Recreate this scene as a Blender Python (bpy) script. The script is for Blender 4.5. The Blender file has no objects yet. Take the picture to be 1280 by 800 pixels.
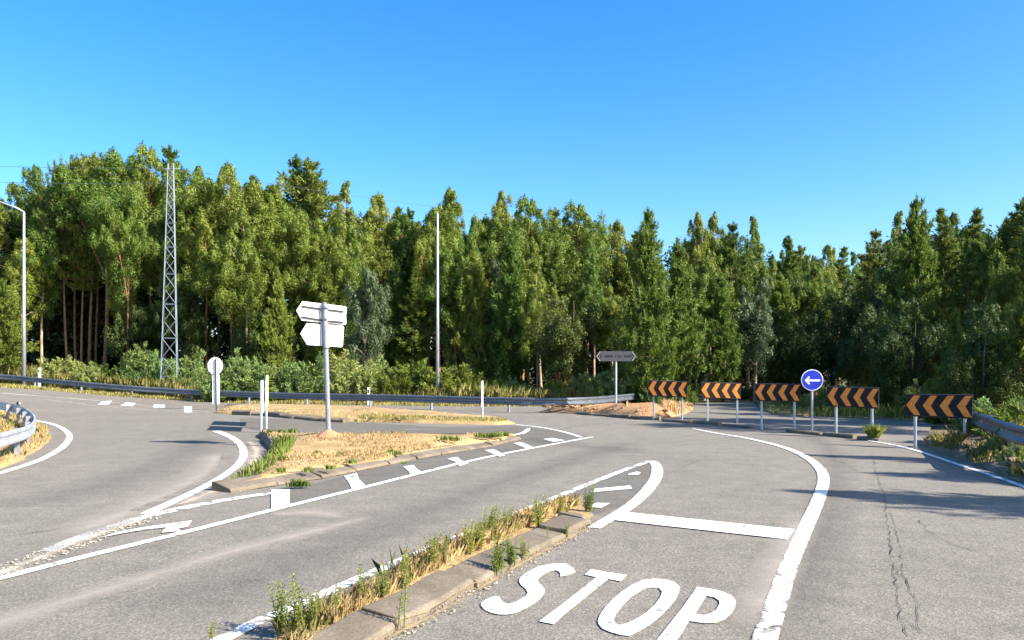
import bpy, bmesh, math, random
import numpy as np
from mathutils import Vector, Matrix
from mathutils.geometry import delaunay_2d_cdt

# ------------------------------------------------------------------ camera, sky, sun, exposure
scene = bpy.context.scene
F, HOR, EYE = 1000.0, 465.0, 1.65           # focal length and horizon of the 1280 px photograph, eye height in metres
cam_data = bpy.data.cameras.new('camera'); cam = bpy.data.objects.new('camera', cam_data)
scene.collection.objects.link(cam); scene.camera = cam
cam.location = (0, 0, EYE); cam.rotation_euler = (math.radians(90), 0, 0)
cam_data.sensor_width = 36; cam_data.lens = 36 * F / 1280
cam_data.shift_y = (HOR - 400) / 1280
cam_data.clip_end = 3000; cam_data.clip_start = 0.05
SUN_EL, SUN_AZ = math.radians(33.5), math.radians(117)     # azimuth clockwise from +Y
world = bpy.data.worlds.new('World'); scene.world = world; world.use_nodes = True
wn = world.node_tree.nodes; wl = world.node_tree.links
sky = wn.new('ShaderNodeTexSky'); sky.sky_type = 'NISHITA'; sky.sun_disc = False
sky.sun_elevation = SUN_EL; sky.sun_rotation = SUN_AZ
sky.altitude = 300; sky.air_density = 1.0; sky.dust_density = 1.6; sky.ozone_density = 3.0
hsv = wn.new('ShaderNodeHueSaturation'); hsv.inputs['Saturation'].default_value = 1.38; hsv.inputs['Hue'].default_value = 0.502
wl.new(sky.outputs[0], hsv.inputs['Color'])
bg = wn['Background']; wl.new(hsv.outputs[0], bg.inputs[0]); bg.inputs[1].default_value = 0.104
sd = bpy.data.lights.new('sun', 'SUN'); sd.energy = 4.6; sd.angle = math.radians(0.53); sd.color = (1.0, 0.95, 0.86)
sun = bpy.data.objects.new('sun', sd); scene.collection.objects.link(sun)
to_sun = Vector((math.sin(SUN_AZ)*math.cos(SUN_EL), math.cos(SUN_AZ)*math.cos(SUN_EL), math.sin(SUN_EL)))
sun.rotation_euler = to_sun.to_track_quat('Z', 'Y').to_euler(); sun.location = to_sun * 60
vs = scene.view_settings; vs.view_transform = 'Standard'; vs.look = 'None'; vs.gamma = 1; vs.use_curve_mapping = False
vs.exposure = 1.6
scene.cycles.use_denoising = True; scene.cycles.max_bounces = 6; scene.cycles.transparent_max_bounces = 12

C = scene.collection
rnd = random.Random(7)

# ------------------------------------------------------------------ helpers
def hgt(x):                                   # the road climbs gently towards the west
    s = -x - 17.0
    return 0.065 * (s if s > 6 else math.log1p(math.exp(s / 1.5)) * 1.5 if s > -9 else 0.0)
def G(px, py, z=0.0):                         # photo pixel -> point on the ground (+z)
    k, m = (px - 640) / F, (py - HOR) / F
    lo, hi = 0.5, 400.0
    for _ in range(60):
        Y = (lo + hi) / 2
        if EYE - m * Y > hgt(k * Y) + z: lo = Y
        else: hi = Y
    return Vector((k * Y, Y, hgt(k * Y) + z))
def on_plane(px, py, P0, u):                  # photo pixel -> point on the vertical plane through P0 along u
    k = (px - 640) / F
    t = (k * P0[1] - P0[0]) / (u[0] - k * u[1])
    Y = P0[1] + t * u[1]
    return Vector((P0[0] + t * u[0], Y, EYE - (py - HOR) / F * Y))

def tag(o, label=None, cat=None, group=None, kind=None):
    if label: o['label'] = label
    if cat: o['category'] = cat
    if group: o['group'] = group
    if kind: o['kind'] = kind
    return o
def link(name, me, parent=None, mat=None):
    o = bpy.data.objects.new(name, me); C.objects.link(o)
    if mat is not None and me is not None and len(me.materials) == 0: me.materials.append(mat)
    if parent is not None:
        o.parent = parent
        o.matrix_parent_inverse = Matrix.LocRotScale(parent.location, parent.rotation_euler, parent.scale).inverted()
    return o
def empty(name, loc, rz=0):
    o = bpy.data.objects.new(name, None); C.objects.link(o)
    o.location = loc; o.rotation_euler = (0, 0, rz); o.empty_display_size = 0.2
    return o

class MB:
    def __init__(s): s.v = []; s.f = []; s.fade = None
    def add(s, vs, fs):
        b = len(s.v); s.v += [tuple(p) for p in vs]; s.f += [tuple(b + i for i in f) for f in fs]; return s
    def box(s, c, size, u=(1, 0, 0), tilt=None):
        u = Vector(u).normalized(); w = Vector((0, 0, 1)); n = w.cross(u)
        a, b, d = size[0] / 2, size[1] / 2, size[2] / 2; c = Vector(c)
        vs = [c + u*(a*i) + n*(b*j) + w*(d*k) for i in (-1, 1) for j in (-1, 1) for k in (-1, 1)]
        return s.add(vs, [(0,1,3,2),(4,6,7,5),(0,4,5,1),(2,3,7,6),(0,2,6,4),(1,5,7,3)])
    def prism(s, pts, off):                   # planar polygon extruded by a vector
        n = len(pts); off = Vector(off)
        vs = [Vector(p) for p in pts] + [Vector(p) + off for p in pts]
        fs = [tuple(range(n))[::-1], tuple(range(n, 2*n))] + [(i, (i+1) % n, n + (i+1) % n, n + i) for i in range(n)]
        return s.add(vs, fs)
    def tube(s, path, rad, n=8, cap=True):
        path = [Vector(p) for p in path]; m = len(path)
        if not hasattr(rad, '__len__'): rad = [rad] * m
        rings = []; prev = None
        for i, p in enumerate(path):
            t = (path[min(i+1, m-1)] - path[max(i-1, 0)]).normalized()
            if prev is None:
                a = Vector((1, 0, 0)) if abs(t.x) < 0.8 else Vector((0, 1, 0))
                prev = (a - t * a.dot(t)).normalized()
            else: prev = (prev - t * prev.dot(t)).normalized()
            b = t.cross(prev)
            rings += [p + (prev * math.cos(2*math.pi*j/n) + b * math.sin(2*math.pi*j/n)) * rad[i] for j in range(n)]
        fs = [(i*n+j, i*n+(j+1) % n, (i+1)*n+(j+1) % n, (i+1)*n+j) for i in range(m-1) for j in range(n)]
        if cap: fs += [tuple(range(n))[::-1], tuple(range((m-1)*n, m*n))]
        return s.add(rings, fs)
    def sweep(s, path, prof, closed=True):    # profile (out, up) swept along a horizontal-ish path
        path = [Vector(p) for p in path]; m = len(path); n = len(prof); vs = []
        for i, p in enumerate(path):
            t = path[min(i+1, m-1)] - path[max(i-1, 0)]; t.z = 0; t.normalize()
            o = Vector((t.y, -t.x, 0))        # to the right of travel
            vs += [p + o * q[0] + Vector((0, 0, q[1])) for q in prof]
        k = n if closed else n - 1
        fs = [(i*n+j, i*n+(j+1) % n, (i+1)*n+(j+1) % n, (i+1)*n+j) for i in range(m-1) for j in range(k)]
        if closed: fs += [tuple(range(n))[::-1], tuple(range((m-1)*n, m*n))]
        return s.add(vs, fs)
    def build(s, name, mat, parent=None, smooth=False, bevel=0):
        me = bpy.data.meshes.new(name); me.from_pydata(s.v, [], s.f)
        bm = bmesh.new(); bm.from_mesh(me)
        bmesh.ops.recalc_face_normals(bm, faces=bm.faces)
        if bevel: bmesh.ops.bevel(bm, geom=bm.edges[:], offset=bevel, segments=1, affect='EDGES')
        bm.to_mesh(me); bm.free()
        if s.fade is not None:
            at = me.attributes.new('fade', 'FLOAT', 'POINT'); at.data.foreach_set('value', s.fade)
        if smooth: me.polygons.foreach_set('use_smooth', [True] * len(me.polygons))
        return link(name, me, parent, mat)

def fast_mesh(name, V, nper, mat):            # V: (N, nper, 3) loose faces
    N = V.shape[0]; me = bpy.data.meshes.new(name)
    me.vertices.add(N * nper); me.vertices.foreach_set('co', V.reshape(-1).astype(np.float32))
    me.loops.add(N * nper); me.loops.foreach_set('vertex_index', np.arange(N * nper, dtype=np.int32))
    me.polygons.add(N); me.polygons.foreach_set('loop_start', np.arange(0, N * nper, nper, dtype=np.int32))
    me.update(calc_edges=True)
    if mat is not None: me.materials.append(mat)
    return me

def resample(pts, step):
    out = [pts[0]]
    for a, b in zip(pts[:-1], pts[1:]):
        n = max(1, int((b - a).length / step + 0.5))
        out += [a.lerp(b, i / n) for i in range(1, n + 1)]
    return out
def smooth_path(pts, it=2):                   # Chaikin
    for _ in range(it):
        q = [pts[0]]
        for a, b in zip(pts[:-1], pts[1:]): q += [a.lerp(b, .25), a.lerp(b, .75)]
        pts = q + [pts[-1]]
    return pts

# ------------------------------------------------------------------ materials
def newmat(name):
    m = bpy.data.materials.new(name); m.use_nodes = True
    nt = m.node_tree; b = nt.nodes['Principled BSDF']
    return m, nt, nt.nodes, nt.links, b
def noise_node(nt, scale, detail=4, rough=0.6, coord='Object', stretch=None):
    tc = nt.nodes.new('ShaderNodeTexCoord'); n = nt.nodes.new('ShaderNodeTexNoise')
    n.inputs['Scale'].default_value = scale; n.inputs['Detail'].default_value = detail; n.inputs['Roughness'].default_value = rough
    if stretch:
        mp = nt.nodes.new('ShaderNodeMapping'); mp.inputs['Scale'].default_value = stretch
        mp.inputs['Rotation'].default_value[2] = stretch[3] if len(stretch) > 3 else 0
        mp.inputs['Scale'].default_value = stretch[:3]
        nt.links.new(tc.outputs[coord], mp.inputs[0]); nt.links.new(mp.outputs[0], n.inputs['Vector'])
    else: nt.links.new(tc.outputs[coord], n.inputs['Vector'])
    return n
def ramp(nt, src, stops):
    r = nt.nodes.new('ShaderNodeValToRGB'); e = r.color_ramp.elements
    while len(e) < len(stops): e.new(0.5)
    for i, (p, c) in enumerate(stops):
        e[i].position = p; e[i].color = (*c, 1) if hasattr(c, '__len__') else (c, c, c, 1)
    nt.links.new(src, r.inputs[0]); return r
def mixc(nt, fac, a, b, mode='MIX'):
    m = nt.nodes.new('ShaderNodeMix'); m.data_type = 'RGBA'; m.blend_type = mode
    for s, v in ((m.inputs[0], fac), (m.inputs[6], a), (m.inputs[7], b)):
        if hasattr(v, 'is_output'): nt.links.new(v, s)
        elif hasattr(v, '__len__'): s.default_value = (*v, 1)
        else: s.default_value = v
    return m.outputs[2]
def bump(nt, b, src, strength, dist):
    k = nt.nodes.new('ShaderNodeBump'); k.inputs['Strength'].default_value = strength; k.inputs['Distance'].default_value = dist
    nt.links.new(src, k.inputs['Height']); nt.links.new(k.outputs[0], b.inputs['Normal'])

def surf(name, c1, c2, scale, rough=0.85, c3=None, fine=60, bs=0.5, bd=0.01, metal=0.0, mid=(0.35, 0.65)):
    m, nt, N, L, b = newmat(name)
    n1 = noise_node(nt, scale); r = ramp(nt, n1.outputs[0], [(mid[0], c1), (mid[1], c2)])
    n2 = noise_node(nt, fine, 3); col = r.outputs[0]
    f = ramp(nt, n2.outputs[0], [(0.3, 0.72), (0.7, 1.2)])
    col = mixc(nt, 1.0, col, f.outputs[0], 'MULTIPLY')
    if c3:
        n3 = noise_node(nt, scale * 0.37, 5); k = ramp(nt, n3.outputs[0], [(0.52, 0.0), (0.66, 1.0)])
        col = mixc(nt, k.outputs[0], col, c3)
    L.new(col, b.inputs['Base Color']); b.inputs['Roughness'].default_value = rough; b.inputs['Metallic'].default_value = metal
    if bs: bump(nt, b, n2.outputs[0], bs, bd)
    return m

def asphalt(name, k=1.0, warm=1.0):
    m, nt, N, L, b = newmat(name)
    big = noise_node(nt, 0.25, 6, 0.6)
    base = ramp(nt, big.outputs[0], [(0.25, (0.148*k, 0.128*k, 0.100*k*warm)), (0.75, (0.193*k, 0.168*k, 0.132*k*warm))])
    med = noise_node(nt, 2.3, 8, 0.7); mr = ramp(nt, med.outputs[0], [(0.3, 0.80), (0.7, 1.17)])
    col = mixc(nt, 1.0, base.outputs[0], mr.outputs[0], 'MULTIPLY')
    tc = N.new('ShaderNodeTexCoord'); v = N.new('ShaderNodeTexVoronoi'); v.inputs['Scale'].default_value = 68
    L.new(tc.outputs['Object'], v.inputs['Vector'])
    g = ramp(nt, v.outputs['Color'], [(0.05, 0.66), (0.5, 0.96), (0.95, 1.42)])
    col = mixc(nt, 1.0, col, g.outputs[0], 'MULTIPLY')
    fine = noise_node(nt, 38, 4, 0.8); fr = ramp(nt, fine.outputs[0], [(0.3, 0.7), (0.7, 1.25)])
    col = mixc(nt, 0.8, col, fr.outputs[0], 'MULTIPLY')
    # hairline crazing of an old surface
    vc = N.new('ShaderNodeTexVoronoi'); vc.feature = 'DISTANCE_TO_EDGE'; vc.inputs['Scale'].default_value = 1.1
    wob = noise_node(nt, 5, 4); add = N.new('ShaderNodeVectorMath'); add.operation = 'MULTIPLY_ADD'
    L.new(wob.outputs['Color'], add.inputs[0]); add.inputs[1].default_value = (0.35, 0.35, 0.35); L.new(tc.outputs['Object'], add.inputs[2])
    L.new(add.outputs[0], vc.inputs['Vector'])
    cr = ramp(nt, vc.outputs['Distance'], [(0.0, 1.0), (0.012, 0.0)])
    msk = noise_node(nt, 0.33, 3); mk = ramp(nt, msk.outputs[0], [(0.5, 0.0), (0.68, 0.55)])
    mm = N.new('ShaderNodeMath'); mm.operation = 'MULTIPLY'; L.new(cr.outputs[0], mm.inputs[0]); L.new(mk.outputs[0], mm.inputs[1])
    col = mixc(nt, mm.outputs[0], col, (0.05*k, 0.048*k, 0.045*k))
    L.new(col, b.inputs['Base Color']); b.inputs['Roughness'].default_value = 0.9
    bump(nt, b, v.outputs['Distance'], 0.45, 0.006)
    return m

def overlay(name, color, thr, scale, soft=0.12, rough=0.9, strength=1.0, stretch=None, color2=None):   # worn sheet: paint, dust, tar
    m, nt, N, L, b = newmat(name)
    b.inputs['Roughness'].default_value = rough
    vn = noise_node(nt, 9, 5); vr = ramp(nt, vn.outputs[0], [(0.3, tuple(x*0.86 for x in color)), (0.6, color2 or color)])
    L.new(vr.outputs[0], b.inputs['Base Color'])
    n = noise_node(nt, scale, 7, 0.72, stretch=stretch); 
    fa = N.new('ShaderNodeAttribute'); fa.attribute_name = 'fade'
    ad = N.new('ShaderNodeMath'); ad.operation = 'ADD'; L.new(n.outputs[0], ad.inputs[0]); L.new(fa.outputs['Fac'], ad.inputs[1])
    hf = N.new('ShaderNodeMath'); hf.operation = 'MULTIPLY'; hf.inputs[1].default_value = 0.5; L.new(ad.outputs[0], hf.inputs[0])
    r = ramp(nt, hf.outputs[0], [(min(thr, 0.98), 0.0), (min(thr + soft, 1.0), strength)])
    tr = N.new('ShaderNodeBsdfTransparent'); mx = N.new('ShaderNodeMixShader')
    L.new(r.outputs[0], mx.inputs[0]); L.new(tr.outputs[0], mx.inputs[1]); L.new(b.outputs[0], mx.inputs[2])
    L.new(mx.outputs[0], N['Material Output'].inputs[0])
    return m

def leafmat(name, dark, light, trans=0.35, hue=0.03, rough=0.55):
    m, nt, N, L, b = newmat(name)
    geo = N.new('ShaderNodeNewGeometry'); oi = N.new('ShaderNodeObjectInfo')
    r = ramp(nt, geo.outputs['Random Per Island'], [(0.0, dark), (0.55, tuple((a+c)/2 for a, c in zip(dark, light))), (1.0, light)])
    n = noise_node(nt, 0.9, 3); nr = ramp(nt, n.outputs[0], [(0.3, 0.8), (0.7, 1.2)])
    col = mixc(nt, 1.0, r.outputs[0], nr.outputs[0], 'MULTIPLY')
    h = N.new('ShaderNodeHueSaturation'); L.new(col, h.inputs['Color'])
    mp = N.new('ShaderNodeMapRange'); mp.inputs[3].default_value = 0.5 - hue; mp.inputs[4].default_value = 0.5 + hue
    L.new(oi.outputs['Random'], mp.inputs[0]); L.new(mp.outputs[0], h.inputs['Hue'])
    mv = N.new('ShaderNodeMapRange'); mv.inputs[3].default_value = 1.2; mv.inputs[4].default_value = 0.8
    L.new(oi.outputs['Random'], mv.inputs[0]); L.new(mv.outputs[0], h.inputs['Value'])
    L.new(h.outputs[0], b.inputs['Base Color']); b.inputs['Roughness'].default_value = rough
    b.inputs['Specular IOR Level'].default_value = 0.3
    t = N.new('ShaderNodeBsdfTranslucent'); L.new(h.outputs[0], t.inputs[0])
    mx = N.new('ShaderNodeMixShader'); mx.inputs[0].default_value = trans
    L.new(b.outputs[0], mx.inputs[1]); L.new(t.outputs[0], mx.inputs[2]); L.new(mx.outputs[0], N['Material Output'].inputs[0])
    return m

def plain(name, c, rough=0.5, metal=0.0, var=0.12, sc=6):
    return surf(name, tuple(x*(1-var) for x in c), tuple(x*(1+var) for x in c), sc, rough, fine=sc*9, bs=0.05, bd=0.002, metal=metal)

M = dict(
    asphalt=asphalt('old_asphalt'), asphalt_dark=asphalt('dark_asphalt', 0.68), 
    ground=surf('forest_floor', (0.10, 0.075, 0.04), (0.16, 0.12, 0.055), 0.6, 0.95, c3=(0.07, 0.085, 0.025), fine=9, bs=0.8, bd=0.08),
    dry=surf('dry_soil', (0.30, 0.19, 0.075), (0.42, 0.285, 0.125), 1.6, 0.95, c3=(0.24, 0.15, 0.06), fine=22, bs=0.9, bd=0.03),
    red=surf('red_soil', (0.30, 0.15, 0.065), (0.40, 0.23, 0.11), 1.3, 0.95, c3=(0.30, 0.17, 0.08), fine=14, bs=1.0, bd=0.06),
    leafy=surf('leaf_litter', (0.16, 0.10, 0.06), (0.28, 0.19, 0.12), 2.0, 0.95, fine=20, bs=1.0, bd=0.05),
    paint=overlay('road_paint', (0.50, 0.49, 0.46), 0.676, 5.5, 0.04, 0.7, color2=(0.78, 0.77, 0.74)),
    paint_old=overlay('worn_road_paint', (0.76, 0.75, 0.71), 0.695, 5.0, 0.07, 0.7),
    paint_faint=overlay('faded_road_paint', (0.62, 0.61, 0.58), 0.66, 1.6, 0.2, 0.8, 0.85),
    dust=overlay('pale_dust', (0.40, 0.34, 0.275), 0.40, 0.8, 0.45, 0.95, 0.75),
    fringe=overlay('dirt_fringe', (0.34, 0.235, 0.12), 0.66, 3.0, 0.08, 0.95, 0.95),
    gravelly=overlay('gravel_bed', (0.36, 0.29, 0.21), 0.60, 2.2, 0.14, 0.95, 0.9, color2=(0.46, 0.39, 0.30)),
    tar=overlay('tar_stain', (0.06, 0.058, 0.055), 0.45, 0.5, 0.45, 0.85, 0.24),
    pebble=surf('pebble', (0.25, 0.21, 0.16), (0.40, 0.35, 0.28), 8, 0.9, fine=60),
    crack=plain('crack_dark', (0.03, 0.028, 0.026), 0.95),
    concrete=surf('old_concrete', (0.12, 0.093, 0.062), (0.19, 0.15, 0.105), 2.5, 0.9, c3=(0.09, 0.07, 0.046), fine=45, bs=0.5, bd=0.006),
    galv=plain('galvanised_steel', (0.44, 0.46, 0.49), 0.4, 0.4, 0.1, 3), post=plain('grey_post_steel', (0.24, 0.25, 0.27), 0.5, 0.35),
    signback=plain('white_sign_back', (0.82, 0.82, 0.80), 0.5, 0.0, 0.04, 2), white=plain('white_plastic', (0.8, 0.8, 0.78), 0.45, 0, 0.05),
    channel=plain('dark_channel', (0.03, 0.03, 0.03), 0.8), rail_shade=plain('shaded_rail', (0.14, 0.155, 0.18), 0.42, 0.45, 0.15, 2), black=plain('black_board', (0.008, 0.008, 0.009), 0.85),  # the rail steel is a darkened copy, shade on the faces put into its colour
    orange=plain('orange_sheeting', (0.90, 0.26, 0.03), 0.6, 0, 0.05, 4), blue=plain('blue_sheeting', (0.005, 0.02, 0.38), 0.5, 0, 0.05, 4),
    bluewhite=plain('white_sheeting', (0.75, 0.78, 0.82), 0.45, 0, 0.04), greyend=plain('grey_border', (0.22, 0.22, 0.23), 0.6), greysign=plain('grey_board', (0.045, 0.045, 0.055), 0.5, 0, 0.08),
    yellow=plain('yellow_edge', (0.62, 0.55, 0.10), 0.5), wire=plain('cable_black', (0.05, 0.06, 0.08), 0.6),
    bark_red=surf('reddish_bark', (0.24, 0.10, 0.05), (0.40, 0.20, 0.10), 4, 0.9, fine=25, bs=0.8, bd=0.03),
    bark_pale=surf('pale_bark', (0.30, 0.20, 0.12), (0.46, 0.34, 0.22), 3, 0.85, c3=(0.20, 0.12, 0.07), fine=20, bs=0.6, bd=0.02),
    bark_dark=surf('dark_bark', (0.07, 0.05, 0.035), (0.13, 0.095, 0.065), 4, 0.95, fine=20, bs=0.9, bd=0.03),
    euc=leafmat('eucalyptus_leaf', (0.105, 0.155, 0.020), (0.215, 0.280, 0.046), 0.38),
    euc_grey=leafmat('grey_eucalyptus_leaf', (0.075, 0.105, 0.045), (0.19, 0.235, 0.11), 0.4),
    pine=leafmat('pine_needle', (0.085, 0.125, 0.017), (0.180, 0.230, 0.038), 0.34),
    young=leafmat('young_pine_needle', (0.095, 0.145, 0.020), (0.23, 0.29, 0.048), 0.42),
    broad=leafmat('broad_leaf', (0.035, 0.058, 0.010), (0.095, 0.14, 0.026), 0.3),
    deep=leafmat('shaded_wood_leaf', (0.03, 0.042, 0.010), (0.065, 0.082, 0.020), 0.2),  # near-black leaves: the shade inside the wood is put into their colour
    shrub=leafmat('shrub_leaf', (0.16, 0.225, 0.05), (0.31, 0.38, 0.12), 0.3, 0.04),
    weed=leafmat('weed_leaf', (0.22, 0.27, 0.035), (0.42, 0.45, 0.10), 0.45),
    drygrass=leafmat('dry_grass', (0.38, 0.25, 0.10), (0.72, 0.53, 0.27), 0.25, 0.01, 0.8),
    midgrass=leafmat('half_dry_grass', (0.16, 0.17, 0.04), (0.46, 0.38, 0.13), 0.3, 0.02, 0.7),
    greengrass=leafmat('green_grass', (0.08, 0.14, 0.02), (0.24, 0.28, 0.06), 0.3, 0.02, 0.7),
    stem=plain('green_stem', (0.16, 0.17, 0.06), 0.7), drystem=plain('dry_stem', (0.36, 0.24, 0.12), 0.8),
)
# ------------------------------------------------------------------ ground and road
def inside(poly, x, y):
    c = False; n = len(poly); j = n - 1
    for i in range(n):
        xi, yi, xj, yj = poly[i][0], poly[i][1], poly[j][0], poly[j][1]
        if (yi > y) != (yj > y) and x < (xj - xi) * (y - yi) / (yj - yi) + xi: c = not c
        j = i
    return c
def cdt(poly, spacing, jitter=0.0, margin=0.25):
    pts = [Vector((p[0], p[1])) for p in poly]; n = len(pts)
    if spacing:
        xs = [p.x for p in pts]; ys = [p.y for p in pts]
        x = min(xs) + spacing * .5
        while x < max(xs):
            y = min(ys) + spacing * .5
            while y < max(ys):
                q = Vector((x + rnd.uniform(-1, 1) * jitter, y + rnd.uniform(-1, 1) * jitter))
                if inside(pts[:n], q.x, q.y) and min((q - p).length for p in pts[:n]) > spacing * margin: pts.append(q)
                y += spacing
            x += spacing
    r = delaunay_2d_cdt(pts, [(i, (i + 1) % n) for i in range(n)], [], 1, 1e-5)
    return r[0], r[2]
def sheet(name, poly, z, mat, parent=None, spacing=None, fade=None):
    v, f = cdt(poly, spacing)
    mb = MB(); mb.add([(p.x, p.y, hgt(p.x) + z) for p in v], f)
    if fade is not None: mb.fade = [fade] * len(mb.v)
    return mb.build(name, mat, parent)
ZI = [0]
def strip(name, path, width, z, mat, parent, fade=1.0, soft=False, step=0.4, sm=2, wob=0.0):
    """Painted line or stain: path in world points, width in metres (one number or one per point)."""
    if hasattr(width, '__len__'):
        ws = list(width)
        pts = [Vector((p.x, p.y, w)) for p, w in zip(path, ws)]
    else: pts = [Vector((p.x, p.y, width)) for p in path]
    if sm: pts = smooth_path(pts, sm)
    pts = resample(pts, step); n = len(pts); mb = MB(); fades = []
    cols = [(-1, 0), (-.6, .55), (0, 1), (.6, .55), (1, 0)] if soft else [(-1, .93), (-.78, 1), (.78, 1), (1, .93)]
    for i, p in enumerate(pts):
        t = pts[min(i+1, n-1)] - pts[max(i-1, 0)]; t.z = 0; t.normalize(); o = Vector((t.y, -t.x))
        w = p.z / 2 * (1 + rnd.uniform(-wob, wob))
        e = min(1, i / 3, (n - 1 - i) / 3) if soft else 1
        for c, fd in cols:
            x, y = p.x + o.x * w * c, p.y + o.y * w * c
            mb.v.append((x, y, hgt(x) + z)); fades.append(fade * fd * e)
    k = len(cols)
    mb.f = [(i*k+j, i*k+j+1, (i+1)*k+j+1, (i+1)*k+j) for i in range(n-1) for j in range(k-1)]
    mb.fade = fades
    return mb.build(name, mat, parent)
def PX(*pts): return [G(a, b) for a, b in pts]

def grid(x0, x1, y0, y1, s, zf):
    nx, ny = int((x1-x0)/s)+1, int((y1-y0)/s)+1; mb = MB()
    mb.v = [(x0+i*s, y0+j*s, zf(x0+i*s, y0+j*s)) for j in range(ny) for i in range(nx)]
    mb.f = [(j*nx+i, j*nx+i+1, (j+1)*nx+i+1, (j+1)*nx+i) for j in range(ny-1) for i in range(nx-1)]
    return mb
ground = grid(-400, 400, -60, 900, 4, lambda x, y: hgt(x) - 0.07 if x > -120 else hgt(-120) - 0.07).build('ground', M['ground'])
tag(ground, 'forest floor and verge soil around the junction', kind='structure')

far_edge = [(-120,473),(0,484),(60,488),(140,495),(230,501),(300,504),(400,505.5),(500,507),(600,508),(690,508),(760,508),(800,507),
            (850,504.5),(900,503),(938,502),(948,507),(964,517),(978,520),(1010,521),(1145,526),(1165,530),(1160,545),(1150,555),(1180,566),(1215,579),(1280,602),(1420,650)]
poly = PX(*far_edge)
poly = [Vector((-70, -25, 0)), Vector((-70, 20, 0))] + poly + [Vector((12, -6, 0)), Vector((12, -25, 0))]
road = sheet('road', poly, 0.0, M['asphalt'], spacing=3.0)
tag(road, 'sunlit grey asphalt of the road junction', kind='structure')

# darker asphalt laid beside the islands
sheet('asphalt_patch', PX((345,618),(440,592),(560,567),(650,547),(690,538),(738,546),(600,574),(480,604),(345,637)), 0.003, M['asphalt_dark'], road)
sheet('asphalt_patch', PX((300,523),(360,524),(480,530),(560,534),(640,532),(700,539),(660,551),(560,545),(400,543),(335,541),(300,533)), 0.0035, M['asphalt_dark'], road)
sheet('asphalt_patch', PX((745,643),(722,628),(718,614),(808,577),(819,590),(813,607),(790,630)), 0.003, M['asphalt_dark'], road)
for pts, w in (([(1000,540),(1040,560),(1050,600),(1020,690),(960,830)], 1.0), ([(640,545),(740,560),(830,566)], 1.6),
               ([(0,640),(120,610),(220,575),(260,545)], 2.0), ([(120,790),(380,700),(600,610),(800,550)], 1.5)):
    strip('tyre_stain', PX(*pts), w, 0.006, M['tar'], road, soft=True)
for pts, w in (([(-60,800),(0,780),(70,757),(170,727),(280,692),(400,663),(470,645)], [.75,.7,.55,.55,.6,.6,.2]),
               ([(330,645),(390,640),(440,650)], [.5,.9,.4]), ([(310,560),(318,585),(280,610),(200,640)], [1.0,1.2,1.0,.8]),
               ([(270,565),(262,590),(180,632),(60,680)], 1.0), ([(930,800),(975,700),(1005,640)], .6)):
    strip('dust_streak', PX(*pts), w, 0.008, M['dust'], road, soft=True)
strip('gravel_bed', PX((-40,733),(0,716),(40,702),(90,682),(130,666),(165,655),(195,643)), [.55,.5,.45,.4,.42,.35,.2], 0.010, M['gravelly'], road, soft=True)

def zi(): ZI[0] += 1; return 0.0095 + ZI[0] * 0.00015      # every painted sheet at its own height
def line(pts, w, mat='paint', name='painted_line', **k): return strip(name, PX(*pts), w, zi(), M[mat], road, **k)
def mark(pts, mat='paint', name='painted_mark'):
    o = sheet(name, PX(*pts), zi(), M[mat], road, fade=1.0); return o

line([(-60,738),(0,724),(80,703),(240,664),(345,637),(480,603.5),(600,573),(700,554),(740,546.5)], 0.13, sm=1)
line([(645,531),(675,534),(705,540),(727,547)], 0.12, sm=1)
line([(183,643),(212,630),(250,612),(277,597),(297,583),(306,570),(302,556),(288,546),(270,539)], [.16,.15,.14,.14,.14,.15,.17,.2,.24])
strip('gravel_bed', PX((200,640),(262,617),(300,598),(318,580),(322,562),(308,549)), [.3,.5,.6,.75,.8,.5], 0.009, M['gravelly'], road, soft=True)
line([(188,645),(260,629),(345,616)], 0.20, 'paint_old')
line([(60,690),(100,672),(150,656),(190,644)], 0.16, 'paint_faint')
line([(44,526),(62,529),(78,535),(87,543),(87,550),(76,562),(50,576),(20,586),(-40,604)], 0.15)
line([(250,817),(275,802),(340,770),(400,745),(480,711),(540,685),(600,662),(660,637),(720,612),(780,588),(812,577)], 0.125, 'paint_old', sm=1)
line([(808,577),(817,577),(822,585),(821,597),(812,611),(795,628),(775,642),(742,661)], [.12,.16,.19,.19,.18,.17,.16,.15], sm=2)
line([(866,536),(890,541),(935,548),(980,559),(1008,571),(1026,586),(1031,600),(1024,624),(1011,652),(996,686)], [.10,.13,.15,.16,.165,.17,.17,.165,.16,.155])
line([(996,686),(983,716),(970,758),(956,800),(944,840)], 0.15, 'paint_old', sm=1)
line([(1085,551),(1115,556),(1145,563),(1185,577),(1252,599),(1300,616)], 0.11, sm=1)
line([(720,521),(785,525),(850,531)], 0.10, 'paint_faint', sm=1)
line([(0,491.5),(60,496),(110,500),(150,504)], [.45,.40,.3,.15], 'paint_faint', sm=1)
line([(128,502),(170,505.5),(262,515)], .12, 'paint_faint', sm=1); line([(60,500),(110,506),(180,512),(250,516)], .12, 'paint_faint', sm=1)
for q in ([(128,502),(140,501),(136,506),(122,506)], [(158,503),(170,504),(166,508),(150,507.5)], [(192,506),(206,506),(206,510),(192,510)], [(230,508),(240,508),(240,516),(230,516)]):
    mark(q, 'paint_old')
line([(505,537.5),(548,537)], .10, 'paint_faint', sm=0)
mark([(775,640.5),(994,663),(984,675.5),(764,651)], 'paint', 'stop_line')
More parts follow.
